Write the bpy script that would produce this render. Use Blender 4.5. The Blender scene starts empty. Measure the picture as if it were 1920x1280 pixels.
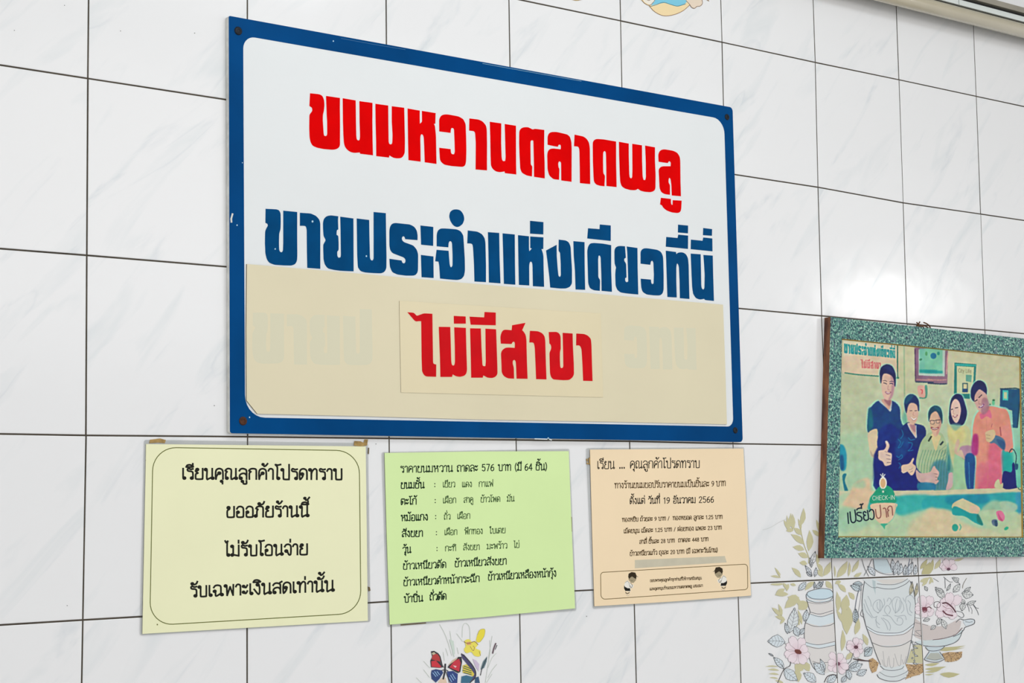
import bpy, bmesh, math, random
import numpy as np
from mathutils import Matrix, Vector
from mathutils.geometry import tessellate_polygon

random.seed(7)
RND = np.random.RandomState(7)
SC = bpy.context.scene
COL = SC.collection

# ------------------------------------------------------------------ camera
YAW, PITCH, ROLL, FPX = 0.6563, 0.1027, -0.0174, 3232.93
CAM = Vector((-0.78496, -1.79232, 2.2 - 0.70096))
_f = Vector((math.sin(YAW) * math.cos(PITCH), math.cos(YAW) * math.cos(PITCH), math.sin(PITCH)))
_r0 = Vector((math.cos(YAW), -math.sin(YAW), 0))
_u0 = _r0.cross(_f)
_r = _r0 * math.cos(ROLL) + _u0 * math.sin(ROLL)
_u = -_r0 * math.sin(ROLL) + _u0 * math.cos(ROLL)
cam_data = bpy.data.cameras.new('camera')
cam = bpy.data.objects.new('camera', cam_data)
COL.objects.link(cam)
cam_data.sensor_width = 36.0
cam_data.lens = FPX / 1920 * 36.0
cam_data.clip_start = 0.01
M = Matrix((( _r.x, _u.x, -_f.x, CAM.x), (_r.y, _u.y, -_f.y, CAM.y), (_r.z, _u.z, -_f.z, CAM.z), (0, 0, 0, 1)))
cam.matrix_world = M
SC.camera = cam

# ------------------------------------------------------------------ light and exposure
world = bpy.data.worlds.new('shop_air')
SC.world = world
world.use_nodes = True
bg = world.node_tree.nodes['Background']
bg.inputs['Color'].default_value = (0.95, 0.965, 1.0, 1)
bg.inputs['Strength'].default_value = 0.9


def area(name, loc, target, sx, sy, power, color):
    l = bpy.data.lights.new(name, 'AREA')
    l.shape = 'RECTANGLE'; l.size = sx; l.size_y = sy; l.energy = power; l.color = color
    o = bpy.data.objects.new(name, l); COL.objects.link(o)
    o.location = loc
    o.rotation_euler = (Vector(target) - Vector(loc)).to_track_quat('-Z', 'Y').to_euler()
    return o


area('ceiling_light', (0.6, -2.6, 2.76), (0.6, -1.7, 0.4), 6.0, 3.6, 90, (1.0, 0.975, 0.96))
area('ceiling_light', (0.55, -1.15, 2.74), (0.75, 0, 2.0), 1.2, 0.25, 6.4, (0.93, 0.97, 1.0))


def bulb(name, loc, r, power):
    l = bpy.data.lights.new(name, 'POINT'); l.energy = power; l.shadow_soft_size = r; l.color = (1, 0.99, 0.97)
    o = bpy.data.objects.new(name, l); COL.objects.link(o); o.location = loc


bulb('hanging_bulb', (4.82, -3.0, 2.385), 0.06, 9)
bulb('hanging_bulb', (5.2, -3.0, 2.36), 0.04, 3)

SC.view_settings.view_transform = 'Standard'
SC.view_settings.look = 'None'
SC.view_settings.gamma = 1.0
SC.view_settings.use_curve_mapping = False
SC.view_settings.exposure = 0.0


# ------------------------------------------------------------------ plane geometry helpers
def on_plane(px, py, d=0.0):
    """The point of the plane y = -d that the photograph shows at (px, py): returns (x, z)."""
    v = _f + _r * ((px - 960) / FPX) + _u * (-(py - 640) / FPX)
    t = (-d - CAM.y) / v.y
    return (CAM.x + v.x * t, CAM.z + v.z * t)


def to_px(x, y, z):
    v = Vector((x, y, z)) - CAM
    w = v.dot(_f)
    return 960 + FPX * v.dot(_r) / w, 640 - FPX * v.dot(_u) / w


def lin(c):
    c = c / 255.0
    return c / 12.92 if c <= 0.04045 else ((c + 0.055) / 1.055) ** 2.4


def rgb(r, g, b):
    return (lin(r), lin(g), lin(b), 1.0)


# ------------------------------------------------------------------ materials
def mat(name, color, rough=0.5, coat=0.0, metallic=0.0, spec=0.5, bump=0.0, bump_scale=200, mottle=0.0, mottle_scale=8):
    m = bpy.data.materials.new(name); m.use_nodes = True
    nt = m.node_tree; b = nt.nodes['Principled BSDF']
    b.inputs['Base Color'].default_value = color
    b.inputs['Roughness'].default_value = rough
    b.inputs['Metallic'].default_value = metallic
    b.inputs['Coat Weight'].default_value = coat
    b.inputs['Coat Roughness'].default_value = 0.06
    b.inputs['Specular IOR Level'].default_value = spec
    tc = nt.nodes.new('ShaderNodeTexCoord')
    n = nt.nodes.new('ShaderNodeTexNoise'); n.inputs['Scale'].default_value = mottle_scale
    n.inputs['Detail'].default_value = 5
    nt.links.new(tc.outputs['Object'], n.inputs['Vector'])
    mx = nt.nodes.new('ShaderNodeMixRGB'); mx.blend_type = 'MULTIPLY'
    mx.inputs['Color1'].default_value = color
    cr = nt.nodes.new('ShaderNodeValToRGB')
    k = 1 - mottle
    cr.color_ramp.elements[0].position = 0.3; cr.color_ramp.elements[0].color = (k, k, k, 1)
    cr.color_ramp.elements[1].position = 0.7; cr.color_ramp.elements[1].color = (1, 1, 1, 1)
    nt.links.new(n.outputs['Fac'], cr.inputs['Fac'])
    nt.links.new(cr.outputs['Color'], mx.inputs['Color2']); mx.inputs['Fac'].default_value = 1
    nt.links.new(mx.outputs['Color'], b.inputs['Base Color'])
    if bump:
        n2 = nt.nodes.new('ShaderNodeTexNoise'); n2.inputs['Scale'].default_value = bump_scale
        bp = nt.nodes.new('ShaderNodeBump'); bp.inputs['Strength'].default_value = bump
        bp.inputs['Distance'].default_value = 0.002
        nt.links.new(tc.outputs['Object'], n2.inputs['Vector'])
        nt.links.new(n2.outputs['Fac'], bp.inputs['Height'])
        nt.links.new(bp.outputs['Normal'], b.inputs['Normal'])
    return m


def ink_mat(name, rough=0.4, coat=0.0, spec=0.15):
    m = bpy.data.materials.new(name); m.use_nodes = True
    nt = m.node_tree; b = nt.nodes['Principled BSDF']; b.inputs['Specular IOR Level'].default_value = spec
    a = nt.nodes.new('ShaderNodeAttribute'); a.attribute_name = 'ink'
    nt.links.new(a.outputs['Color'], b.inputs['Base Color'])
    b.inputs['Roughness'].default_value = rough
    b.inputs['Coat Weight'].default_value = coat
    b.inputs['Coat Roughness'].default_value = 0.06
    return m


def tile_mat():
    m = bpy.data.materials.new('marbled_glazed_tile'); m.use_nodes = True
    nt = m.node_tree; L = nt.links; b = nt.nodes['Principled BSDF']
    tc = nt.nodes.new('ShaderNodeTexCoord'); oi = nt.nodes.new('ShaderNodeObjectInfo')
    mul = nt.nodes.new('ShaderNodeVectorMath'); mul.operation = 'SCALE'; mul.inputs['Scale'].default_value = 37.0
    cmb = nt.nodes.new('ShaderNodeCombineXYZ')
    L.new(oi.outputs['Random'], cmb.inputs[0]); L.new(oi.outputs['Random'], cmb.inputs[2])
    L.new(cmb.outputs[0], mul.inputs[0])
    add = nt.nodes.new('ShaderNodeVectorMath'); add.operation = 'ADD'
    L.new(tc.outputs['Object'], add.inputs[0]); L.new(mul.outputs[0], add.inputs[1])
    mp0 = nt.nodes.new('ShaderNodeMapping'); mp0.inputs['Rotation'].default_value = (0, math.radians(48), 0)
    L.new(add.outputs[0], mp0.inputs['Vector'])
    mp = nt.nodes.new('ShaderNodeMapping'); mp.inputs['Scale'].default_value = (0.42, 1, 2.0)
    L.new(mp0.outputs[0], mp.inputs['Vector'])
    n1 = nt.nodes.new('ShaderNodeTexNoise'); n1.inputs['Scale'].default_value = 13; n1.inputs['Detail'].default_value = 4
    n1.inputs['Distortion'].default_value = 0.8
    L.new(mp.outputs[0], n1.inputs['Vector'])
    r1 = nt.nodes.new('ShaderNodeValToRGB'); e = r1.color_ramp.elements
    e[0].position = 0.54; e[0].color = rgb(243, 243, 243)
    e[1].position = 0.78; e[1].color = rgb(229, 233, 234)
    L.new(n1.outputs['Fac'], r1.inputs['Fac'])
    # fine veins: the narrow band where a second noise crosses its middle
    n2 = nt.nodes.new('ShaderNodeTexNoise'); n2.inputs['Scale'].default_value = 5; n2.inputs['Detail'].default_value = 6
    n2.inputs['Distortion'].default_value = 1.2
    L.new(mp.outputs[0], n2.inputs['Vector'])
    sub = nt.nodes.new('ShaderNodeMath'); sub.operation = 'SUBTRACT'; sub.inputs[1].default_value = 0.5
    ab = nt.nodes.new('ShaderNodeMath'); ab.operation = 'ABSOLUTE'
    L.new(n2.outputs['Fac'], sub.inputs[0]); L.new(sub.outputs[0], ab.inputs[0])
    r2 = nt.nodes.new('ShaderNodeValToRGB'); e = r2.color_ramp.elements
    e[0].position = 0.0; e[0].color = (1, 1, 1, 1); e[1].position = 0.022; e[1].color = (0, 0, 0, 1)
    L.new(ab.outputs[0], r2.inputs['Fac'])
    gate = nt.nodes.new('ShaderNodeMath'); gate.operation = 'MULTIPLY'
    r3 = nt.nodes.new('ShaderNodeValToRGB'); e = r3.color_ramp.elements
    e[0].position = 0.5; e[0].color = (0, 0, 0, 1); e[1].position = 0.7; e[1].color = (0.3, 0.3, 0.3, 1)
    L.new(n1.outputs['Fac'], r3.inputs['Fac'])
    L.new(r2.outputs['Color'], gate.inputs[0]); L.new(r3.outputs['Color'], gate.inputs[1])
    mx = nt.nodes.new('ShaderNodeMixRGB'); mx.inputs['Color2'].default_value = rgb(196, 204, 212)
    L.new(gate.outputs[0], mx.inputs['Fac']); L.new(r1.outputs['Color'], mx.inputs['Color1'])
    L.new(mx.outputs['Color'], b.inputs['Base Color'])
    b.inputs['Roughness'].default_value = 0.16
    b.inputs['Specular IOR Level'].default_value = 0.55
    nb = nt.nodes.new('ShaderNodeTexNoise'); nb.inputs['Scale'].default_value = 22; nb.inputs['Detail'].default_value = 1
    L.new(add.outputs[0], nb.inputs['Vector'])
    bp = nt.nodes.new('ShaderNodeBump'); bp.inputs['Strength'].default_value = 0.25; bp.inputs['Distance'].default_value = 0.0012
    L.new(nb.outputs['Fac'], bp.inputs['Height']); L.new(bp.outputs['Normal'], b.inputs['Normal'])
    return m


def granite_mat():
    m = bpy.data.materials.new('teal_speckled_laminate'); m.use_nodes = True
    nt = m.node_tree; L = nt.links; b = nt.nodes['Principled BSDF']
    tc = nt.nodes.new('ShaderNodeTexCoord')
    n = nt.nodes.new('ShaderNodeTexNoise'); n.inputs['Scale'].default_value = 300; n.inputs['Detail'].default_value = 3
    n.inputs['Distortion'].default_value = 0.5
    L.new(tc.outputs['Object'], n.inputs['Vector'])
    r = nt.nodes.new('ShaderNodeValToRGB'); cr = r.color_ramp
    cr.elements[0].position = 0.37; cr.elements[0].color = rgb(8, 34, 56)
    cr.elements[1].position = 0.63; cr.elements[1].color = rgb(186, 218, 200)
    for p, c in ((0.44, (28, 84, 98)), (0.50, (66, 138, 124)), (0.58, (112, 168, 146))):
        q = cr.elements.new(p); q.color = rgb(*c)
    L.new(n.outputs['Fac'], r.inputs['Fac'])
    v = nt.nodes.new('ShaderNodeTexNoise'); v.inputs['Scale'].default_value = 90; v.inputs['Detail'].default_value = 2
    L.new(tc.outputs['Object'], v.inputs['Vector'])
    r2 = nt.nodes.new('ShaderNodeValToRGB'); r2.color_ramp.elements[0].position = 0.58; r2.color_ramp.elements[1].position = 0.68
    r2.color_ramp.elements[0].color = (0, 0, 0, 1); r2.color_ramp.elements[1].color = (0.5, 0.5, 0.5, 1)
    L.new(v.outputs['Fac'], r2.inputs['Fac'])
    mx = nt.nodes.new('ShaderNodeMixRGB'); mx.inputs['Color2'].default_value = rgb(120, 132, 150)
    L.new(r2.outputs['Color'], mx.inputs['Fac']); L.new(r.outputs['Color'], mx.inputs['Color1'])
    L.new(mx.outputs['Color'], b.inputs['Base Color'])
    b.inputs['Roughness'].default_value = 0.45
    return m


def wood_mat():
    m = bpy.data.materials.new('dark_brown_wood'); m.use_nodes = True
    nt = m.node_tree; L = nt.links; b = nt.nodes['Principled BSDF']
    tc = nt.nodes.new('ShaderNodeTexCoord'); mp = nt.nodes.new('ShaderNodeMapping')
    mp.inputs['Scale'].default_value = (60, 60, 9)
    n = nt.nodes.new('ShaderNodeTexNoise'); n.inputs['Scale'].default_value = 2; n.inputs['Detail'].default_value = 6
    L.new(tc.outputs['Object'], mp.inputs['Vector']); L.new(mp.outputs[0], n.inputs['Vector'])
    r = nt.nodes.new('ShaderNodeValToRGB')
    r.color_ramp.elements[0].position = 0.35; r.color_ramp.elements[0].color = rgb(72, 34, 16)
    r.color_ramp.elements[1].position = 0.7; r.color_ramp.elements[1].color = rgb(150, 92, 52)
    L.new(n.outputs['Fac'], r.inputs['Fac']); L.new(r.outputs['Color'], b.inputs['Base Color'])
    b.inputs['Roughness'].default_value = 0.5
    return m


def clear_mat():
    m = bpy.data.materials.new('clear_laminate_film'); m.use_nodes = True
    nt = m.node_tree; L = nt.links
    out = nt.nodes['Material Output']; nt.nodes.remove(nt.nodes['Principled BSDF'])
    tr = nt.nodes.new('ShaderNodeBsdfTransparent'); tr.inputs['Color'].default_value = (0.93, 0.935, 0.93, 1)
    gl = nt.nodes.new('ShaderNodeBsdfGlossy'); gl.inputs['Roughness'].default_value = 0.12
    fr = nt.nodes.new('ShaderNodeFresnel'); fr.inputs['IOR'].default_value = 1.35
    mx = nt.nodes.new('ShaderNodeMixShader')
    L.new(fr.outputs[0], mx.inputs[0]); L.new(tr.outputs[0], mx.inputs[1]); L.new(gl.outputs[0], mx.inputs[2])
    L.new(mx.outputs[0], out.inputs['Surface'])
    return m


MT = dict(
    tile=tile_mat(), granite=granite_mat(), wood=wood_mat(), film=clear_mat(),
    grout=mat('grey_brown_grout', rgb(84, 75, 63), 0.9, mottle=0.45, mottle_scale=18),
    floor=mat('grey_floor', rgb(170, 168, 162), 0.5, mottle=0.1),
    ceiling=mat('white_ceiling', rgb(235, 235, 232), 0.8, mottle=0.03),
    board=mat('white_sign_board', rgb(238, 241, 241), 0.3, spec=0.25, mottle=0.03, mottle_scale=5),
    edge=mat('white_board_edge', rgb(235, 235, 228), 0.5, mottle=0.25, mottle_scale=90),
    blue=mat('blue_painted_border', rgb(0, 76, 138), 0.35, spec=0.03, mottle=0.28, mottle_scale=9),
    red=mat('red_vinyl', rgb(238, 0, 2), 0.4, spec=0.02, mottle=0.12, mottle_scale=30),
    navy=mat('blue_vinyl', rgb(0, 78, 132), 0.4, spec=0.03, mottle=0.22, mottle_scale=30),
    crimson=mat('crimson_vinyl', rgb(222, 0, 16), 0.3, spec=0.08, mottle=0.15, mottle_scale=30),
    cream=mat('cream_cover_panel', rgb(233, 223, 190), 0.3, spec=0.3, mottle=0.05, mottle_scale=6),
    plate=mat('cream_label_plate', rgb(235, 222, 184), 0.25, spec=0.4, mottle=0.05, mottle_scale=6),
    ghost=mat('faded_old_lettering', rgb(217, 212, 184), 0.28, mottle=0.03),
    dirt=mat('dirty_glue_line', rgb(120, 100, 62), 0.7, mottle=0.5, mottle_scale=60),
    rust=mat('rusty_screw_metal', rgb(92, 52, 30), 0.6, metallic=0.4, mottle=0.6, mottle_scale=300),
    darkscrew=mat('dark_screw_metal', rgb(24, 30, 38), 0.5, metallic=0.5, mottle=0.4, mottle_scale=300),
    yellow=mat('pale_yellow_paper', rgb(248, 248, 204), 0.4, coat=0.08, mottle=0.03, mottle_scale=10),
    green=mat('pale_green_paper', rgb(224, 250, 176), 0.4, coat=0.08, mottle=0.04, mottle_scale=10),
    peach=mat('pale_peach_paper', rgb(255, 230, 190), 0.4, coat=0.08, mottle=0.04, mottle_scale=10),
    tape=mat('old_tan_tape', rgb(196, 160, 92), 0.7, mottle=0.5, mottle_scale=160),
    greytape=mat('grey_correction_tape', rgb(213, 205, 180), 0.5, mottle=0.1, mottle_scale=50),
    gold=mat('gold_slip_edge', rgb(176, 140, 46), 0.4, metallic=0.2, mottle=0.3, mottle_scale=120),
    cord=mat('brown_twine', rgb(112, 72, 40), 0.8, mottle=0.4, mottle_scale=300),
    pipe=mat('cream_plastic_pipe', rgb(196, 186, 160), 0.22, coat=0.5, mottle=0.12, mottle_scale=12),
    alu=mat('brushed_aluminium_rail', rgb(176, 170, 156), 0.3, metallic=0.55, mottle=0.15, mottle_scale=20),
    strip=mat('white_plastic_strip', rgb(226, 232, 228), 0.25, mottle=0.05),
    dark=mat('dark_rail_slot', rgb(14, 18, 18), 0.6),
    ink=ink_mat('printed_ink', 0.5, 0.0),
    ghost_ink=ink_mat('show_through_ink', 0.3, 0.0, 0.3),
    glaze=ink_mat('printed_glaze', 0.16, 0.0, 0.5),
    photo=ink_mat('faded_photo_print', 0.35, 0.0),
)


# ------------------------------------------------------------------ object helpers
def link_mesh(name, verts, faces, mats, parent=None, fmat=None, smooth=False, loc=None):
    me = bpy.data.meshes.new(name)
    me.from_pydata([tuple(v) for v in verts], [], faces)
    for m in (mats if isinstance(mats, (list, tuple)) else [mats]):
        me.materials.append(m)
    if fmat is not None:
        me.polygons.foreach_set('material_index', fmat)
    if smooth:
        me.polygons.foreach_set('use_smooth', [True] * len(faces))
    me.update()
    o = bpy.data.objects.new(name, me)
    COL.objects.link(o)
    if parent is not None:
        o.parent = parent
        o.matrix_parent_inverse = Matrix.Translation(-Vector(parent.location))
    return o


def thing(name, label, cat, loc, group=None):
    o = bpy.data.objects.new(name, None); COL.objects.link(o)
    o.location = loc; o.empty_display_size = 0.02
    o['label'] = label; o['category'] = cat
    if group: o['group'] = group
    return o


def solid(name, pts, d0, d1, front, side, parent=None, sub_origin=None):
    """A plate of outline pts [(x, z)] whose face stands d1 and whose back d0 in front of the wall."""
    n = len(pts)
    v = [(x, -d1, z) for x, z in pts] + [(x, -d0, z) for x, z in pts]
    tri = tessellate_polygon([[Vector((x, z, 0)) for x, z in pts]])
    faces, fm = [], []
    area2 = sum(pts[i][0] * pts[(i + 1) % n][1] - pts[(i + 1) % n][0] * pts[i][1] for i in range(n))
    for t in tri:
        a, b, c = t
        s = (pts[b][0] - pts[a][0]) * (pts[c][1] - pts[a][1]) - (pts[c][0] - pts[a][0]) * (pts[b][1] - pts[a][1])
        f = (a, b, c) if s > 0 else (a, c, b)
        faces.append(f); fm.append(0)
        faces.append((f[0] + n, f[2] + n, f[1] + n)); fm.append(1)
    for i in range(n):
        j = (i + 1) % n
        faces.append((i, i + n, j + n, j) if area2 > 0 else (j, j + n, i + n, i)); fm.append(1)
    return link_mesh(name, v, faces, [front, side], parent, fm)


def rounded(corners, r, seg=7):
    """corners [(x, z)] in order -> outline with rounded corners; r one radius or one per corner."""
    n = len(corners); out = []
    rs = r if isinstance(r, (list, tuple)) else [r] * n
    for i in range(n):
        p = Vector(corners[i]); a = (Vector(corners[i - 1]) - p).normalized(); b = (Vector(corners[(i + 1) % n]) - p).normalized()
        ang = a.angle(b); t = rs[i] / math.tan(ang / 2)
        c = p + (a + b).normalized() * (rs[i] / math.sin(ang / 2))
        s = p + a * t - c; e = p + b * t - c
        a0 = math.atan2(s.y, s.x); a1 = math.atan2(e.y, e.x)
        while a1 - a0 > math.pi: a1 -= 2 * math.pi
        while a0 - a1 > math.pi: a1 += 2 * math.pi
        for k in range(seg + 1):
            q = a0 + (a1 - a0) * k / seg
            out.append((c.x + rs[i] * math.cos(q), c.y + rs[i] * math.sin(q)))
    return out


def ring_plate(name, outer, inner, d0, d1, m, parent):
    n = len(outer); v = []; f = []
    for d in (d1, d0):
        v += [(x, -d, z) for x, z in outer] + [(x, -d, z) for x, z in inner]
    for i in range(n):
        j = (i + 1) % n
        f.append((i, j, n + j, n + i)); f.append((i, 2 * n + i, 2 * n + j, j)); f.append((n + i, n + j, 3 * n + j, 3 * n + i))
    o = link_mesh(name, v, f, m, parent)
    bm = bmesh.new(); bm.from_mesh(o.data); bmesh.ops.recalc_face_normals(bm, faces=bm.faces); bm.to_mesh(o.data); bm.free()
    return o


def P(s):
    return [tuple(float(q) for q in t.split(',')) for t in s.split()]


def trace(s, ox, oy, k):
    return [(ox + x / k, oy + y / k) for x, y in P(s)]


def onp(pts, d=0.0):
    return [on_plane(x, y, d) for x, y in pts]


def spline(pts, closed=False, n=5):
    m = len(pts)
    if m < 3 and not closed: return [tuple(p) for p in pts]
    out = []
    rng = range(m) if closed else range(m - 1)
    for i in rng:
        p1, p2 = pts[i], pts[(i + 1) % m]
        p0 = pts[i - 1] if (closed or i > 0) else tuple(2 * a - b for a, b in zip(p1, p2))
        p3 = pts[(i + 2) % m] if (closed or i + 2 < m) else tuple(2 * a - b for a, b in zip(p2, p1))
        for k in range(n):
            t = k / n
            out.append(tuple(0.5 * (2 * b + (c - a) * t + (2 * a - 5 * b + 4 * c - d) * t * t + (3 * b - a - 3 * c + d) * t ** 3)
                             for a, b, c, d in zip(p0, p1, p2, p3)))
    if not closed: out.append(tuple(pts[-1]))
    return out


# ------------------------------------------------------------------ flat print: coloured shapes in one mesh
class Print:
    """Flat print on a plane. Shapes are given where the photograph shows them and laid on the plane y = -d.
    Shapes that overlap are stacked in order, a hair's breadth apart."""
    def __init__(self, d):
        self.d = d; self.items = []                # (layer, triangles in picture points, colour)

    def tris(self, tr, col, layer):
        if tr: self.items.append((layer, tr, col))

    def stack(self):
        """-> world triangles and their colours, every shape above those it overlaps"""
        its = [it for _, it in sorted(enumerate(self.items), key=lambda e: (e[1][0], e[0]))]
        n = len(its); bb = np.zeros((n, 4)); rank = np.zeros(n, int)
        T_, C_ = [], []
        for k, (_, tr, col) in enumerate(its):
            a = np.array(tr).reshape(-1, 2)
            bb[k] = (a[:, 0].min(), a[:, 1].min(), a[:, 0].max(), a[:, 1].max())
            if k:
                o = (bb[:k, 0] < bb[k, 2]) & (bb[:k, 2] > bb[k, 0]) & (bb[:k, 1] < bb[k, 3]) & (bb[:k, 3] > bb[k, 1])
                if o.any(): rank[k] = rank[:k][o].max() + 1
            dd = self.d + 0.00002 + 0.000006 * rank[k]
            for t3 in tr:
                T_.append(tuple((on_plane(x, y, dd)[0], -dd, on_plane(x, y, dd)[1]) for x, y in t3)); C_.append(col)
        return T_, C_

    def fill(self, pts, col, layer=1):
        self.tris([(pts[t[0]], pts[t[1]], pts[t[2]]) for t in tessellate_polygon([[Vector((x, y, 0)) for x, y in pts]])], col, layer)

    def line(self, pts, w, col, layer=2, closed=False, taper=False):
        q = [tuple(pts[0])]
        for p in pts[1:]:
            if math.hypot(p[0] - q[-1][0], p[1] - q[-1][1]) > 0.08: q.append(tuple(p))
        if closed and len(q) > 2 and math.hypot(q[0][0] - q[-1][0], q[0][1] - q[-1][1]) < 0.08: q.pop()
        if not closed:                             # break the stroke at sharp corners
            for i in range(1, len(q) - 1):
                d1 = (q[i][0] - q[i - 1][0], q[i][1] - q[i - 1][1]); d2 = (q[i + 1][0] - q[i][0], q[i + 1][1] - q[i][1])
                if d1[0] * d2[0] + d1[1] * d2[1] < 0.3 * math.hypot(*d1) * math.hypot(*d2):
                    self.line(q[:i + 1], w, col, layer); self.line(q[i:], w, col, layer)
                    return
        n = len(q)
        if n < 2: return
        L, R = [], []
        for i in range(n):
            a = q[i - 1] if (i > 0 or closed) else q[i]
            b = q[(i + 1) % n] if (i < n - 1 or closed) else q[i]
            d1 = (q[i][0] - a[0], q[i][1] - a[1]); d2 = (b[0] - q[i][0], b[1] - q[i][1])
            l1 = math.hypot(*d1) or 1; l2 = math.hypot(*d2) or 1
            if a is q[i]: d1, l1 = d2, l2
            if b is q[i]: d2, l2 = d1, l1
            tx, ty = d1[0] / l1 + d2[0] / l2, d1[1] / l1 + d2[1] / l2
            tl = math.hypot(tx, ty)
            if tl < 0.3: tx, ty, tl = d1[0] / l1, d1[1] / l1, 1
            tx /= tl; ty /= tl
            h = w / 2 / max(0.6, tx * d1[0] / l1 + ty * d1[1] / l1)
            if taper: h *= math.sin(math.pi * (0.12 + 0.8 * i / max(1, n - 1)))
            ex = 0
            if not closed and not taper:
                ex = -w * 0.35 if i == 0 else (w * 0.35 if i == n - 1 else 0)
            cx, cy = q[i][0] + tx * ex, q[i][1] + ty * ex
            L.append((cx - ty * h, cy + tx * h)); R.append((cx + ty * h, cy - tx * h))
        tr = []
        for i in range(n if closed else n - 1):
            j = (i + 1) % n
            tr += [(L[i], R[i], R[j]), (L[i], R[j], L[j])]
        self.tris(tr, col, layer)

    def ell(self, cx, cy, rx, ry, col, layer=1, rot=0, n=14):
        c, s = math.cos(rot), math.sin(rot)
        self.fill([(cx + rx * math.cos(a) * c - ry * math.sin(a) * s, cy + rx * math.cos(a) * s + ry * math.sin(a) * c)
                   for a in [2 * math.pi * k / n for k in range(n)]], col, layer)

    def build(self, name, parent, m, tris=None, cols=None):
        t, c = self.stack() if tris is None else (tris, cols)
        v = []; f = []
        for k, tr in enumerate(t):
            a, b, cc = tr
            # face the room (normal towards -y)
            s = (b[0] - a[0]) * (cc[2] - a[2]) - (cc[0] - a[0]) * (b[2] - a[2])
            v += [a, b, cc] if s > 0 else [a, cc, b]
            f.append((3 * k, 3 * k + 1, 3 * k + 2))
        o = link_mesh(name, v, f, m, parent)
        at = o.data.color_attributes.new('ink', 'FLOAT_COLOR', 'CORNER')
        at.data.foreach_set('color', np.repeat(np.array(c, dtype=np.float32), 3, axis=0).ravel())
        return o


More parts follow.
